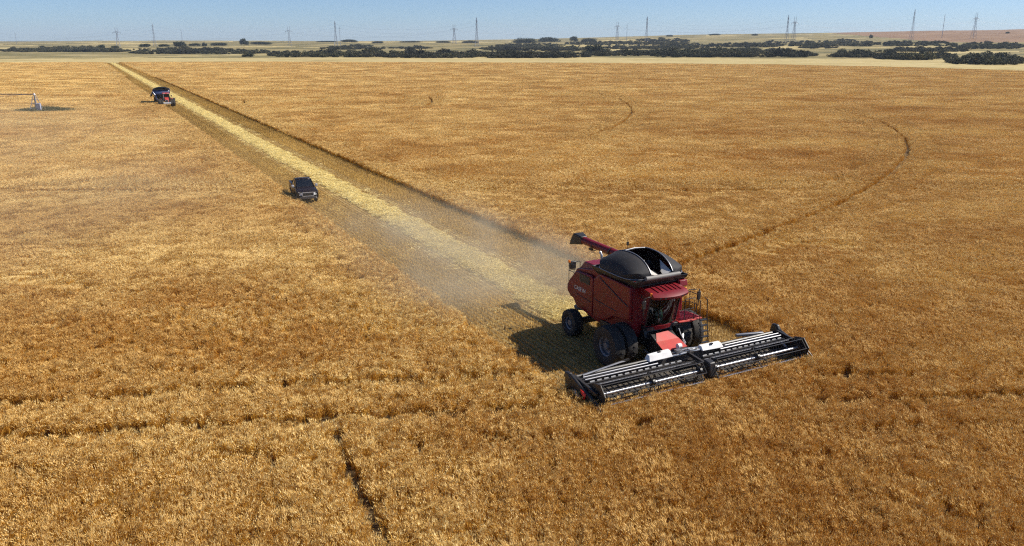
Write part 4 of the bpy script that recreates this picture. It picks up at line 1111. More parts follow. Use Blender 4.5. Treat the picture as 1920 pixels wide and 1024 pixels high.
gr = Q(MB().hexa([(2.86, -.52, .70), (2.97, -.50, .70), (2.97, .50, .70), (2.86, .52, .70)], [(2.84, -.54, 1.04), (2.92, -.52, 1.04), (2.92, .52, 1.04), (2.84, .54, 1.04)]), 'grille', M_DARK, bevel=0.02)
for z in (0.72, 1.03): MB().box((2.945 - .05 * (z - .7) / .34, 0, z), (0.06, 1.06, 0.05)).build('grille_bar', M_CHROME, gr)
for y in (-.53, .53): MB().box((2.93, y, .875), (0.06, 0.05, 0.32)).build('grille_bar', M_CHROME, gr)
for z in (0.80, 0.87, 0.94): MB().box((2.955, 0, z), (0.012, 0.98, 0.015)).build('grille_slat', M_FRAME, gr)
Q(MB().loft([[(2.72, -1.0, .48), (2.72, -1.0, .66), (2.60, -.9, .66), (2.60, -.9, .48)], [(2.99, -.72, .46), (2.99, -.72, .66), (2.8, -.7, .66), (2.8, -.7, .46)], [(3.02, .0, .46), (3.02, .0, .66), (2.8, .0, .66), (2.8, .0, .46)], [(2.99, .72, .46), (2.99, .72, .66), (2.8, .7, .66), (2.8, .7, .46)], [(2.72, 1.0, .48), (2.72, 1.0, .66), (2.6, .9, .66), (2.6, .9, .48)]]), 'front_bumper', M_BUMP, bevel=0.02)
Q(MB().box((-3.0, 0, .58), (.14, 1.8, .2)), 'rear_bumper', M_BUMP, bevel=0.03)
def car_wheel(rad, wid, spokes=6):
    hub = MB().lathe([(0, wid * .42), (.09, wid * .42), (.1, 0), (0, 0)], (0, 0, 0), 'y', 14).build('wheel', M_CHROME)
    MB().lathe([(rad * .6, -wid * .42), (rad * .68, -wid * .5), (rad * .92, -wid * .48), (rad, -wid * .34), (rad, wid * .34), (rad * .92, wid * .48), (rad * .68, wid * .5), (rad * .6, wid * .42)], (0, 0, 0), 'y', 32).build('tyre', M_RUB, hub)
    rm = MB().lathe([(rad * .62, -wid * .4), (rad * .55, -wid * .3), (rad * .55, wid * .3), (rad * .62, wid * .42)], (0, 0, 0), 'y', 28)
    for k in range(spokes):
        a = 2 * math.pi * k / spokes
        for s in (-1, 1):
            rm.tube([(0, s * wid * .38, 0), (rad * .58 * math.cos(a), s * wid * .34, rad * .58 * math.sin(a))], 0.035, 5)
    rm.build('rim', M_RIM, hub)
    return hub
cw = car_wheel(0.42, 0.28); first = True
for x in (1.85, -1.72):
    for y in (-.86, .86):
        w = cw if first else copy_tree(cw); first = False
        w.parent = pick; w.location = (x, y, 0.42)

# ================================================================== red tractor pulling a blue grain cart
M_BLUE = mat('blue_paint', (0.008, 0.028, 0.11), 0.45, coat=0.2, dust=0.08, scale=2)
M_BLUEL = mat('blue_decal', (0.06, 0.22, 0.60), 0.45, dust=0.1)
px_, py_ = ground(310, 201)
tu, tv = U(px_, py_) - 3.0, V(px_, py_) + 0.7
X, Y = UV(tu, tv)
trac = empty('tractor', (X, Y, 0), HEAD - R(3))
tag(trac, 'red tractor on dual wheels pulling the blue grain cart far down the strip', 'tractor')
def T(mb, name, m, par=trac, **k): return mb.build(name, m, par, **k)
hdm = MB(); hdm.loft([[(0.2, -.50, 1.25), (0.2, .50, 1.25), (0.2, .48, 2.15), (0.2, -.48, 2.15)], [(1.8, -.46, 1.2), (1.8, .46, 1.2), (1.8, .42, 2.02), (1.8, -.42, 2.02)], [(2.75, -.40, 1.15), (2.75, .40, 1.15), (2.6, .32, 1.80), (2.6, -.32, 1.80)]])
T(hdm, 'hood', M_RED2, bevel=0.08)
T(MB().box((2.72, 0, 1.42), (.08, .62, .5)), 'grille', M_DARK, bevel=0.02)
for s in (-1, 1):
    T(MB().box((2.74, s * .26, 1.62), (.06, .16, .12)), 'headlight', M_LAMP)
    T(MB().hexa([(-.9, s * .95, 1.75), (.25, s * .95, 1.75), (.25, s * 1.5, 1.75), (-.9, s * 1.5, 1.75)], [(-.85, s * .95, 1.84), (.2, s * .95, 1.84), (.2, s * 1.48, 1.84), (-.85, s * 1.48, 1.84)]), 'fender', M_RED2, bevel=0.03)
T(MB().box((0.6, 0, 0.95), (4.4, .62, .5)), 'chassis', M_DARK, bevel=0.03)
wt = T(MB().box((3.0, 0, 0.92), (.34, .5, .5)), 'front_weight', M_GREY, bevel=0.02)
for k in range(13): MB().box((3.08, -.78 + .13 * k, 0.95), (.42, .095, .46)).build('weight_plate', M_WHITE, wt, bevel=0.03)
cb_ = T(MB().box((-.45, 0, 1.62), (1.5, 1.55, .3)), 'cab', M_DARK, bevel=0.03)
for x in (.28, -1.15):
    for s in (-1, 1): MB().tube([(x, s * .76, 1.7), (x - .05, s * .72, 2.98)], .05, 6).build('pillar', M_DARK, cb_)
MB().box((.27, 0, 2.35), (.03, 1.42, 1.2)).build('windscreen', M_CARGL, cb_)
MB().box((-1.17, 0, 2.35), (.03, 1.42, 1.2)).build('rear_window', M_CARGL, cb_)
for s in (-1, 1): MB().box((-.45, s * .74, 2.35), (1.35, .03, 1.2)).build('side_window', M_CARGL, cb_)
MB().hexa([(-1.35, -.85, 2.98), (.5, -.85, 2.98), (.5, .85, 2.98), (-1.35, .85, 2.98)], [(-1.25, -.75, 3.2), (.4, -.75, 3.17), (.4, .75, 3.17), (-1.25, .75, 3.2)]).build('cab_roof', M_RED2, cb_, bevel=0.05)
for y in (-.55, -.3, .3, .55): MB().box((.51, y, 3.06), (.05, .16, .1)).build('work_light', M_LAMP, cb_)
T(MB().tube([(1.1, -.62, 1.4), (1.1, -.62, 2.9)], .07, 10), 'exhaust_pipe', M_STEEL)
for s in (-1, 1):
    T(MB().tube([(.3, s * .8, 2.5), (.35, s * 1.15, 2.55)], .02, 5), 'mirror_arm', M_DARK)
    T(MB().box((.36, s * 1.2, 2.5), (.05, .2, .36)), 'mirror', M_DARK)
wb = wheel(1.0, .50, 20, .48); first = True
for y in (-1.72, -1.16, 1.16, 1.72):
    w = wb if first else copy_tree(wb); first = False
    w.parent = trac; w.location = (-.35, y, 1.0)
wf = wheel(.80, .46, 18, .38); first = True
for y in (-1.52, -1.02, 1.02, 1.52):
    w = wf if first else copy_tree(wf); first = False
    w.parent = trac; w.location = (2.1, y, .8)

cu_, cv_ = tu - 7.4, tv - 0.35
X, Y = UV(cu_, cv_)
cart = empty('grain_cart', (X, Y, 0), HEAD - R(6))
tag(cart, 'blue grain cart with sloping hopper sides, hitched behind the red tractor', 'grain cart')
def K(mb, name, m, par=cart, **k): return mb.build(name, m, par, **k)
hp = MB(); hp.loft([[(-1.0, -.55, 1.1), (1.2, -.55, 1.1), (1.2, .55, 1.1), (-1.0, .55, 1.1)], [(-3.0, -1.85, 2.65), (3.0, -1.85, 2.65), (3.0, 1.85, 2.65), (-3.0, 1.85, 2.65)], [(-3.05, -1.88, 3.75), (3.05, -1.88, 3.75), (3.05, 1.88, 3.75), (-3.05, 1.88, 3.75)]], cap=False)
hop = K(hp, 'hopper', M_BLUE); so = hop.modifiers.new('t', 'SOLIDIFY'); so.thickness = 0.06
rimm = MB(); cs_ = [(-3.07, -1.9, 3.76), (3.07, -1.9, 3.76), (3.07, 1.9, 3.76), (-3.07, 1.9, 3.76), (-3.07, -1.9, 3.76)]
for a, b in zip(cs_[:-1], cs_[1:]): rimm.tube([a, b], .06, 6)
rimm.build('rim', M_DARK, hop)
tp = MB(); tp.loft([[(-3.05, 1.85 * t, 3.80 + .42 * (1 - t * t)) for t in (-1, -.6, -.2, .2, .6, 1)], [(0, 1.85 * t, 3.80 + .52 * (1 - t * t)) for t in (-1, -.6, -.2, .2, .6, 1)], [(3.05, 1.85 * t, 3.80 + .42 * (1 - t * t)) for t in (-1, -.6, -.2, .2, .6, 1)]], cap=False, closed=False)
tp.add([(-3.05, 1.85 * t, 3.80 + .42 * (1 - t * t)) for t in (-1, -.6, -.2, .2, .6, 1)], [(0, 1, 2, 3, 4, 5)]); tp.add([(3.05, 1.85 * t, 3.80 + .42 * (1 - t * t)) for t in (-1, -.6, -.2, .2, .6, 1)], [(0, 1, 2, 3, 4, 5)])
tp.add([(-3.05, -1.85, 3.76), (3.05, -1.85, 3.76), (3.05, 1.85, 3.76), (-3.05, 1.85, 3.76)], [(0, 1, 2, 3)])
tp.build('tarp', mat('cart_tarp', (0.010, 0.010, 0.012), 0.95, spec=0.1), hop)
for s in (-1, 1):
    MB().box((.2, s * 1.90, 3.1), (3.6, .03, .38)).build('decal_strip', M_BLUEL, hop)
    for x in (-2.2, -1.1, 0, 1.1, 2.2): MB().tube([(x, s * 1.9, 2.68), (x, s * 1.92, 3.72)], .04, 5).build('rib', M_BLUE, hop)
K(MB().box((0, 0, .95), (2.6, 1.5, .25)), 'frame', M_DARK, bevel=0.03)
K(MB().tube([(.8, 0, .9), (2.6, 0, .62), (4.6, 0, .58)], .12, 8), 'tongue', M_DARK)
K(MB().tube([(2.9, -1.2, 1.3), (3.25, -1.5, 2.6), (3.25, -1.9, 3.2), (2.2, -2.35, 2.5), (0.4, -2.5, 2.15)], .2, 10), 'cart_auger', M_BLUE)
cwh = wheel(.92, .75, 20, .42); first = True
for y in (-1.55, 1.55):
    w = cwh if first else copy_tree(cwh); first = False
    w.parent = cart; w.location = (-.2, y, .92)

# ================================================================== irrigation pivot at the left
M_GALV = mat('galvanised_steel', (0.30, 0.31, 0.34), 0.45, metal=0.4, dust=0.1)
M_PIPE = mat('irrigation_pipe', (0.20, 0.19, 0.19), 0.5, metal=0.3, dust=0.2)
M_BOX = mat('control_cabinet', (0.34, 0.37, 0.50), 0.5, dust=0.1)
gx, gy = ground(70, 213)
piv = empty('irrigation_pivot', (float(gx), float(gy), 0), 0)
tag(piv, 'galvanised centre pivot with a long irrigation pipe at the left edge', 'irrigation pivot')
def I(mb, name, m, par=piv, **k): return mb.build(name, m, par, **k)
for a, b in ((-1, -1), (1, -1), (1, 1), (-1, 1)):
    lg = I(MB().tube([(a * 1.05, b * 1.3, 0), (a * .16, b * .16, 3.9)], .07, 6), 'leg', M_GALV)
for z, w in ((1.1, 1.0), (2.2, 1.0), (3.1, 1.0)):
    kx, ky = 1.05 + (.16 - 1.05) * z / 3.9, 1.3 + (.16 - 1.3) * z / 3.9
    I(MB().tube([(-kx, -ky, z), (kx, -ky, z), (kx, ky, z), (-kx, ky, z), (-kx, -ky, z)], .035, 5, cap=False), 'brace', M_GALV)
for s in (-1, 1):
    I(MB().tube([(s * .8, -.98, 1.1), (-s * .42, -.5, 2.7)], .025, 5), 'brace', M_GALV)
I(MB().tube([(0, 0, .0), (0, 0, 4.15)], .11, 10), 'riser_pipe', M_GALV)
I(MB().lathe([(0, .3), (.15, .28), (.17, .1), (.24, .08), (.24, -.1), (.12, -.15)], (0, 0, 4.1), 'z', 16), 'swivel', M_WHITE)
I(MB().box((.95, -.75, 1.55), (.95, .42, 1.35)), 'control_cabinet', M_BOX, bevel=0.03)
pp = I(MB().tube([(0, 0, 4.15), (-2, .2, 4.12), (-14, 1.2, 4.12), (-30, 2.6, 4.2), (-46, 4.0, 4.1)], .10, 10), 'irrigation_pipe', M_PIPE)
for k in range(8): MB().tube([(-4 - 5 * k, .35 + .44 * k, 4.05), (-4 - 5 * k, .35 + .44 * k, 3.1)], .02, 5).build('drop_pipe', M_PIPE, pp)
for s in (-1, 1): MB().tube([(-2, .2 + .1 * s, 4.1), (-16, 1.4 + s * .6, 3.05), (-32, 2.7 + s * .6, 3.05), (-45, 3.9 + .1 * s, 4.0)], .03, 5).build('truss_rod', M_GALV, pp)
for s in (-1, 1):
    I(MB().tube([(-46, 4.0, 4.0), (-46 + .1, 4.0 + s * 1.9, .5)], .07, 6), 'tower_leg', M_GALV)
I(MB().tube([(-46, 2.0, .55), (-46, 6.0, .55)], .08, 6), 'tower_beam', M_GALV)
# weeds left standing round the pivot
M_WEED = plant_mat('weed_leaf', [(0.0, (0.04, 0.05, 0.02)), (0.5, (0.09, 0.10, 0.04)), (0.8, (0.16, 0.13, 0.06)), (1.0, (0.3, 0.22, 0.1))], trans=0.2, instancer=False)
def blades(n, rx, ry, h, wid, seed):
    rg = random.Random(seed); vs, fs = [], []
    for _ in range(n):
        r = math.sqrt(rg.random()); t = rg.uniform(0, 6.283)
        x, y = rx * r * math.cos(t), ry * r * math.sin(t)
        hh = h * rg.uniform(.4, 1.1) * (1.15 - .6 * r); a = rg.uniform(0, 6.283); l = rg.uniform(.1, .5) * hh
        dx, dy = wid * math.sin(a), -wid * math.cos(a)
        k = len(vs)
        vs += [(x - dx, y - dy, 0), (x + dx, y + dy, 0), (x + l * .4 * math.cos(a) + dx, y + l * .4 * math.sin(a) + dy, hh * .65), (x + l * .4 * math.cos(a) - dx, y + l * .4 * math.sin(a) - dy, hh * .65), (x + l * math.cos(a), y + l * math.sin(a), hh)]
        fs += [(k, k + 1, k + 2, k + 3), (k + 3, k + 2, k + 4)]
    return vs, fs
vs, fs = blades(8000, 6.6, 4.0, 1.5, .045, 3)
wd = raw_mesh('weeds', vs, fs, [M_WEED]); COL.objects.link(wd); wd.location = (gx + 0.9, gy + 1.6, 0)
tag(wd, 'green weeds left standing round the foot of the irrigation pivot', 'weeds', kind='stuff')

# ================================================================== trees and shrubs beyond the field
M_LEAF = plant_mat('tree_leaf', [(0.0, (0.016, 0.024, 0.017)), (0.6, (0.042, 0.056, 0.032)), (1.0, (0.095, 0.11, 0.055))], trans=0.15, instancer=False, rough=0.8, spec=0.1)
M_SHRUB = plant_mat('shrub_leaf', [(0.0, (0.020, 0.024, 0.020)), (0.5, (0.052, 0.060, 0.042)), (0.85, (0.11, 0.11, 0.07)), (1.0, (0.19, 0.155, 0.10))], (0.5, 0.5, 0.60), (1.4, 1.3, 1.0), trans=0.12, rough=0.85, spec=0.1)
M_BARK = mat('bark', (0.07, 0.05, 0.035), 0.9)
def leaf_cloud(rg, lobes, n, size):
    vs, fs = [], []
    for _ in range(n):
        c, r = lobes[rg.randrange(len(lobes))]
        while True:
            d = Vector((rg.uniform(-1, 1), rg.uniform(-1, 1), rg.uniform(-1, 1)))
            if 0.15 < d.length < 1: break
        d = d * (0.75 + .35 * rg.random()) if rg.random() < .75 else d
        p = Vector(c) + Vector((d.x * r[0], d.y * r[1], d.z * r[2]))
        if p.z < 0.1: p.z = rg.uniform(0.05, 0.6)
        nrm = Vector((rg.gauss(0, 1), rg.gauss(0, 1), rg.gauss(0, 1) + .4)).normalized()
        a = nrm.orthogonal().normalized(); b = nrm.cross(a); s = size * rg.uniform(.5, 1.3)
        k = len(vs)
        vs += [tuple(p + a * s), tuple(p + b * s * .8), tuple(p - a * s), tuple(p - b * s * .8)]
        fs.append((k, k + 1, k + 2, k + 3))
    return vs, fs
def shrub(name, seed):
    rg = random.Random(seed)
    lobes = []
    for k in range(rg.randint(5, 7)):
        a = rg.uniform(0, 6.28); q = rg.uniform(0, .7)
        lobes.append(((q * math.cos(a), q * math.sin(a), rg.uniform(.25, .6)), (rg.uniform(.3, .5), rg.uniform(.3, .5), rg.uniform(.25, .42))))
    vs, fs = leaf_cloud(rg, lobes, 420, .085)
    return raw_mesh(name, vs, fs, [M_SHRUB])
SHRUB = proto_collection('shrub_forms', [shrub(f'shrub{k}', 600 + k) for k in range(6)])
# bands of brush: (left x, right x, top y, base y) where they lie in the view, height in metres
BANDS = [
    ('near brush in the hollow left of the middle, above the pale grass', [(505, 725, 100, 107), (440, 520, 96, 101), (600, 720, 98, 103)], 5.5),
    ('long low brush along the far edge of the pale grass, middle of the view', [(715, 1105, 103, 108.5), (860, 1100, 100, 105)], 5.0),
    ('thick brush right of the middle behind the pale grass', [(1090, 1340, 95, 104.5), (1220, 1530, 99, 107), (1300, 1440, 93, 100)], 5.5),
    ('dark slanting hedge of brush along the grass at the right edge', [(1555, 1650, 103, 108), (1640, 1790, 104, 112), (1780, 1925, 109, 121)], 6.0),
    ('low dark brush along the field edge at the far left', [(0, 245, 92, 97.5), (0, 245, 94, 97.5), (60, 200, 90, 94)], 4.2),
    ('grey brush on the flat below the left pylons', [(240, 480, 94, 101), (250, 430, 91, 96)], 4.2),
    ('scattered brush on the pasture in the middle distance', [(600, 725, 89, 93), (730, 810, 89, 92), (640, 700, 85, 88), (900, 1105, 86, 95), (930, 1060, 82, 88)], 5.0),
    ('broad dark thickets on the slope right of the middle', [(1060, 1310, 78, 84), (1130, 1330, 86, 92), (1290, 1470, 81, 88), (1180, 1300, 74, 78)], 5.5),
    ('broad dark thickets on the right slope under the twin pylons', [(1420, 1650, 77, 86), (1500, 1570, 88, 91), (1640, 1795, 79, 86), (1560, 1600, 73, 77)], 5.5),
    ('dark thickets below the brown hill field', [(1785, 1925, 80, 91), (1660, 1835, 93, 97), (1440, 1480, 92, 95)], 5.0),
]
for k, (lab, rects, hgt) in enumerate(BANDS):
    rg = np.random.default_rng(900 + k); P_, S_, T_ = [], [], []
    for (x0, x1, y0, y1) in rects:
        n = int((x1 - x0) * (2.0 if k < 6 else 2.6))
        a = rg.uniform(x0, x1, n); tt = rg.random(n) ** .7
        edge = np.minimum(1.0, np.minimum(a - x0, x1 - a) / 26.0 + .2)
        b = y0 + (y1 - y0) * (0.5 + (tt - .5) * edge) + (y1 - y0) * .12
        ok = fbm(a / 22.0, b * .55, 45 + k, 3) > (0.40 if k in (0, 1, 2, 3) else 0.34)
        a, b, edge = a[ok], b[ok], edge[ok]; n = len(a)
        X, Y, Z = on_land(a, b)
        lump = 0.55 + 0.9 * fbm(X / 40, Y / 40, 81, 3) ** 1.5
        s = hgt * rg.uniform(.5, 1.25, n) * np.where(edge > .9, 1, .65) * lump * (1.0 if k < 6 else 0.85)
        s = s * np.where(rg.random(n) < .1, 1.55, 1.0)
        P_.append(np.stack([X, Y, Z - .2], -1)); S_.append(np.stack([s * rg.uniform(.9, 1.7, n), s * rg.uniform(.9, 1.7, n), s], -1)); T_.append(np.clip(fbm(X / 60, Y / 60, 83, 2) * 1.6 - .3 + rg.normal(0, .15, n), 0, 1))
    P_, S_, T_ = np.concatenate(P_), np.concatenate(S_), np.concatenate(T_)
    n = len(P_)
    scatter('brush', np.array(P_), np.stack([np.zeros(n), np.zeros(n), rg.uniform(0, 6.28, n)], -1), np.array(S_), np.array(T_), rg.integers(0, 6, n), SHRUB, lab, 'brush')

def tree(px, py, hpx, wpx, label, seed, group=None, conifer=False):
    """a tree rooted where the view meets the land at (px, py); hpx, wpx its size in photo pixels"""
    X, Y, Z = (float(q[0]) for q in on_land(px, py))
    k = Y * 1.0 / 1541.0
    h, w = hpx * k, wpx * k
    if Y > 2300 and hpx > 4:                                     # skyline groves stand on nearer rises and top out above the far land
        r_, w_, d_ = (float(q) for q in ray(px, py - hpx))
        Y = 2300.0 + 500 * ((seed * 37) % 10) / 10; X = Y * r_ / w_; Z = float(land_z(X, Y))
        h = CAM_H - Y * d_ / w_ - Z; w = wpx * Y / 1541.0
    rg = random.Random(seed)
    t = empty('tree', (X, Y, Z - .2)); tag(t, label, 'tree', group)
    tr = MB(); tr.tube([(0, 0, 0), (.05 * h * rg.uniform(-1, 1), 0, h * .3), (.06 * h * rg.uniform(-1, 1), 0, h * .7)], [.04 * h, .03 * h, .012 * h], 7)
    for q in range(4):
        a = q * 1.6 + rg.random(); tr.tube([(0, 0, h * (.25 + .08 * q)), (.3 * w * math.cos(a), .3 * w * math.sin(a), h * (.5 + .1 * q))], [.016 * h, .006 * h], 5)
    tr.build('trunk', M_BARK, t)
    lobes = []
    nl = max(6, int(w / h * 11))
    for q in range(nl):
        a = rg.uniform(-1, 1); zc = rg.uniform(.22, .74) * (1 - .3 * a * a)
        lobes.append(((a * w * .36, rg.uniform(-.3, .3) * min(w, h * 1.4) * .5, h * zc), (w * .17 + .06 * h, .22 * min(w, h * 1.4), h * rg.uniform(.20, .28))))
    vs, fs = leaf_cloud(rg, lobes, int(1100 * max(1, w / h)), .055 * h)
    o = raw_mesh('crown', vs, fs, [M_LEAF]); COL.objects.link(o); o.parent = t
    return t
TREES = [
    (191, 92, 10, 17, 'dark rounded tree just left of the pylon with the wide crossarm'),
    (216, 92, 7, 16, 'low dark tree at the foot of the pylon with the wide crossarm'),
    (79, 91, 6, 12, 'small dark tree, larger of the lone ones at the far left'),
    (272, 89, 8, 24, 'long low grove, leftmost of the row beside the leaning mast'),
    (308, 88, 6, 22, 'low grove between the leftmost grove and the tallest clump'),
    (337, 89, 14, 26, 'tall rounded clump of trees at the foot of the thin mast'),
    (384, 87, 11, 9, 'small pointed tree right of the tall rounded clump'),
    (366, 87, 6, 26, 'low tree line right of the tall rounded clump'),
    (410, 86, 7, 36, 'low dark shelterbelt left of the lone tall tree'),
    (459, 85, 15, 18, 'lone tall tree standing above the dark shelterbelt'),
    (490, 84, 7, 44, 'low dark shelterbelt right of the lone tall tree'),
    (535, 84, 6, 30, 'low tree line at the foot of the second wide pylon'),
    (465, 107, 9, 23, 'dark round bush alone on the pale grass left of the middle'),
    (250, 100, 4, 17, 'low dark bush alone on the pale grass at the left'),
    (612, 82, 6, 44, 'thin tree line left of the pair of masts'),
    (655, 82, 9, 34, 'taller trees under the pair of masts'),
    (708, 82, 6, 22, 'low trees right of the pair of masts'),
    (770, 82, 6, 44, 'hazy tree line in the middle distance'),
    (830, 81, 5, 30, 'small hazy grove left of the middle pylons'),
    (882, 80, 5, 34, 'hazy grove behind the tall middle pylon'),
    (985, 80, 11, 52, 'long dark grove at the middle of the skyline'),
    (1030, 80, 12, 46, 'dense dark grove right of the long grove on the skyline'),
    (1076, 78, 13, 16, 'tall dark tree at the right end of the skyline grove'),
    (1104, 76, 6, 30, 'low row of trees trailing right from the tall dark tree'),
    (1115, 102, 21, 42, 'big bushy dark tree right of the middle, above the brush'),
    (1255, 69, 4, 14, 'tiny tree on the skyline right of the tall pylon'),
    (1340, 67, 4, 24, 'low bushes on the bare skyline left of the twin pylons'),
    (1415, 67, 4, 14, 'small bush on the bare skyline nearest the twin pylons'),
    (1633, 72, 8, 8, 'small upright tree below the right skyline'),
    (1889, 63, 4, 8, 'single tiny tree on the brown hill at the right'),
]
for k, (a, b, h, w, lab) in enumerate(TREES): tree(a, b, h, w, lab, 700 + k)

# ================================================================== pylons and cables
M_LATT = mat('lattice_steel', (0.22, 0.24, 0.30), 0.5, metal=0.3, var=0.1)
def lattice(mb, levels, rad, br):
    """four legs through square levels (half width x, half width y, z) with crossed bracing"""
    for (a0, b0, z0), (a1, b1, z1) in zip(levels[:-1], levels[1:]):
        c0 = [(-a0, -b0, z0), (a0, -b0, z0), (a0, b0, z0), (-a0, b0, z0)]; c1 = [(-a1, -b1, z1), (a1, -b1, z1), (a1, b1, z1), (-a1, b1, z1)]
        for k in range(4):
            mb.tube([c0[k], c1[k]], rad, 4, cap=False)
            mb.tube([c0[k], c1[(k + 1) % 4]], br, 3, cap=False); mb.tube([c0[(k + 1) % 4], c1[k]], br, 3, cap=False)
            mb.tube([c1[k], c1[(k + 1) % 4]], br, 3, cap=False)
def pylon_wide(h):
    t = empty('pylon')
    mb = MB(); lattice(mb, [(4.6, 4.6, 0), (3.5, 3.5, .18 * h), (2.5, 2.5, .38 * h), (1.6, 1.6, .56 * h), (1.2, 1.2, .68 * h)], .24, .12); mb.build('tower_body', M_LATT, t)
    mb = MB(); lattice(mb, [(1.2, 1.2, .68 * h), (2.2, 1.1, .75 * h), (2.4, .8, .80 * h)], .24, .14); mb.build('bridge', M_LATT, t)
    for s in (-1, 1):
        mb = MB()
        for y in (-.6, .6): mb.tube([(s * 2.2, y, .74 * h), (s * 9.5, 0, .73 * h)], .2, 4); mb.tube([(s * 2.3, y, .80 * h), (s * 9.5, 0, .735 * h)], .14, 4)
        for k in range(4): mb.tube([(s * (3.5 + 1.4 * k), 0, .735 * h), (s * (4.1 + 1.4 * k), 0, (.79 - .012 * k) * h)], .1, 3)
        mb.build('crossarm', M_LATT, t)
        mb = MB(); mb.tube([(s * 1.5, 0, .80 * h), (s * 2.5, 0, h)], .2, 4); mb.tube([(s * 2.9, 0, .80 * h), (s * 2.5, 0, h)], .2, 4); mb.build('peak', M_LATT, t)
        MB().tube([(s * 9.0, 0, .73 * h), (s * 9.0, 0, .67 * h)], .16, 5).build('insulator', M_DARK, t)
    return t
def pylon_tall(h):
    t = empty('pylon')
    mb = MB(); lattice(mb, [(4.0, 4.0, 0), (3.1, 3.1, .17 * h), (2.2, 2.2, .34 * h), (1.4, 1.4, .50 * h), (1.0, 1.0, .62 * h), (.9, .9, .78 * h), (.75, .75, .92 * h), (.1, .1, h)], .24, .12); mb.build('tower_body', M_LATT, t)
    for z, w in ((.62, 4.6), (.76, 5.4), (.90, 4.2)):
        mb = MB()
        for s in (-1, 1):
            for y in (-.8, .8): mb.tube([(0, y, z * h), (s * .2, s * w, z * h)] if False else [(s * .8, y, z * h), (s * w * .45, y * .1, (z + .01) * h)], .18, 4)
            mb.tube([(s * .8, 0, (z + .05) * h), (s * w * .45, 0, (z + .01) * h)], .14, 4)
            mb.tube([(s * w * .43, 0, (z + .01) * h), (s * w * .43, 0, (z - .045) * h)], .14, 5)
        mb.build('crossarm', M_LATT, t)
    return t
def pole_mast(h):
    t = empty('mast')
    MB().tube([(0, 0, 0), (0, 0, h)], [.55, .28], 8).build('pole', M_LATT, t)
    for z in (.80, .90): MB().tube([(-2.6, 0, z * h), (2.6, 0, z * h)], .16, 5).build('crossarm', M_LATT, t)
    return t
LINE_A = [(222, 87, 34, 'pylon with a wide crossarm and two peaks, nearest the left edge'), (543, 82, 31, 'pylon with a flat head left of the pair of masts'),
          (852, 82, 35, 'shorter of the two pylons left of the middle grove'), (1157, 73, 31, 'shorter pylon right of the middle grove'),
          (1488, 71, 38, 'broader right-hand one of the twin pylons with two peaks'), (1826, 63, 38, 'pylon farthest right on the brown hill skyline')]
LINE_B = [(290, 82, 36, 'tall narrow pylon behind the left groves'), (630, 80, 39, 'taller one of the pair just left of the middle distance'),
          (894, 80, 45, 'tall pylon with a pointed top left of the middle grove'), (1212, 72, 39, 'tall pointed pylon right of the middle grove'),
          (1475, 70, 40, 'taller left-hand one of the twin pylons'), (1710, 63, 43, 'tall leaning-looking pylon left on the brown hill skyline')]
LINE_C = [(32, 86, 24, 'faint thin mast at the far left'), (342, 80, 24, 'thin mast rising from the tall rounded clump'), (638, 80, 29, 'thinner one of the pair just left of the middle distance'),
          (1175, 72, 26, 'thin mast between the two pylons right of the middle'), (1767, 63, 35, 'thin mast between the two pylons on the brown hill')]
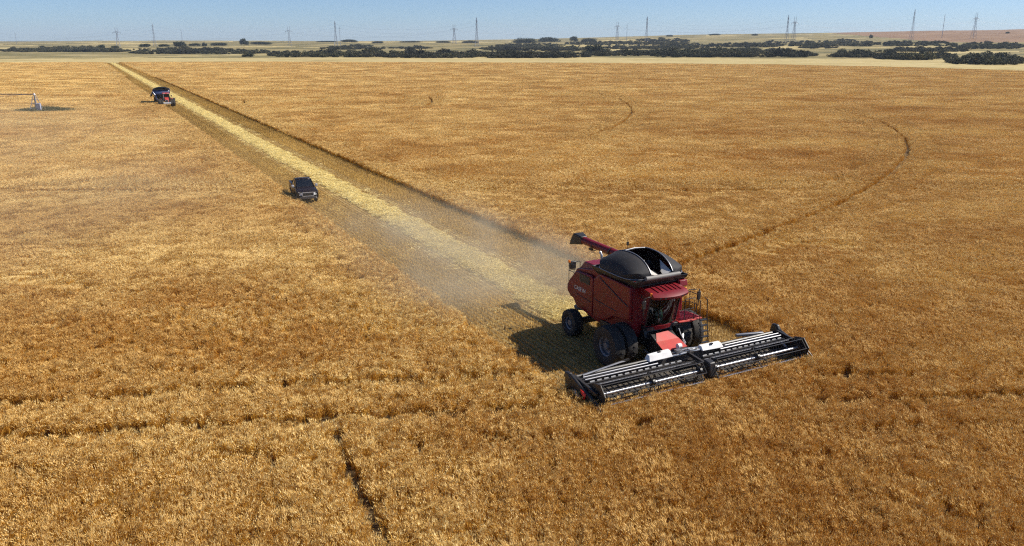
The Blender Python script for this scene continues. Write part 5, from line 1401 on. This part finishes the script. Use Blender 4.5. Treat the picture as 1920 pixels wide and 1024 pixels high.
def run_line(line, make, group, h, yaw, dist):
    proto = make(h); used = False; tops = []
    for (a, b, hp_, lab), D in zip(line, dist):
        r_, w_, d_ = (float(q) for q in ray(a, b))
        Yw = D; Xw = Yw * r_ / w_; Zw = float(land_z(Xw, Yw))
        s = hp_ * Yw / 1541.0 / h
        # stand on the land; the foot shows at b, so take up a small rise or dip in the base
        z_seen = CAM_H - Yw * d_ / w_
        o = copy_tree(proto) if used else proto; used = True
        base = min(Zw, z_seen)
        hh = (z_seen + hp_ * Yw / 1541.0) - base
        o.location = (Xw, Yw, base); o.scale = (s, s, hh / h); o.rotation_euler = (0, 0, yaw)
        tag(o, lab, 'pylon' if make is not pole_mast else 'mast', group)
        tops.append((Xw, Yw, base, s, hh))
    return tops
tA = run_line(LINE_A, pylon_wide, 'pylons with flat heads and two peaks', 46, R(18), (1900, 2150, 2100, 2350, 1950, 2050))
tB = run_line(LINE_B, pylon_tall, 'tall narrow pylons', 52, R(20), (2000, 2100, 1900, 2200, 1900, 1950))
tC = run_line(LINE_C, pole_mast, 'thin masts', 40, R(15), (2300, 2200, 2250, 2400, 2150))
def cable(tops, off, frac, sag, label, group, yaw):
    pts = []
    q = [(x + off * s * math.cos(yaw), y + off * s * math.sin(yaw), b + frac * h) for x, y, b, s, h in tops]
    # run on past the frame on both sides
    q = [tuple(2 * a - b for a, b in zip(q[0], q[1]))] + q + [tuple(2 * a - b for a, b in zip(q[-1], q[-2]))]
    for p0, p1 in zip(q[:-1], q[1:]):
        for k in range(12):
            t = k / 12
            pts.append((p0[0] + (p1[0] - p0[0]) * t, p0[1] + (p1[1] - p0[1]) * t, p0[2] + (p1[2] - p0[2]) * t - sag * 4 * t * (1 - t)))
    pts.append(q[-1])
    o = MB().tube(pts, .055, 4).build('power_cable', M_LATT)
    return tag(o, label, 'cable', group)
for off in (-9.0, 9.0): cable(tA, off, .67, 14, 'power cable hung between the flat-headed pylons', 'cables of the flat-headed pylons', R(18))
for fr in (.58, .72, .86): cable(tB, 2.0, fr, 16, 'power cable hung between the tall narrow pylons', 'cables of the narrow pylons', R(20))

# ================================================================== haze in the air
HZ = bpy.data.materials.new('haze'); HZ.use_nodes = True
N, L = HZ.node_tree.nodes, HZ.node_tree.links
N.remove(N['Principled BSDF'])
pvn = N.new('ShaderNodeVolumePrincipled'); pvn.inputs['Color'].default_value = (0.72, 0.85, 1.0, 1); pvn.inputs['Density'].default_value = 0.000055; pvn.inputs['Anisotropy'].default_value = 0.1
L.new(pvn.outputs[0], N['Material Output'].inputs['Volume'])
hz = MB().box((0, 0, 90), (30000, 30000, 230)).build('haze', HZ, None, smooth=False)
tag(hz, 'thin blue haze over the far land', 'haze', kind='stuff')
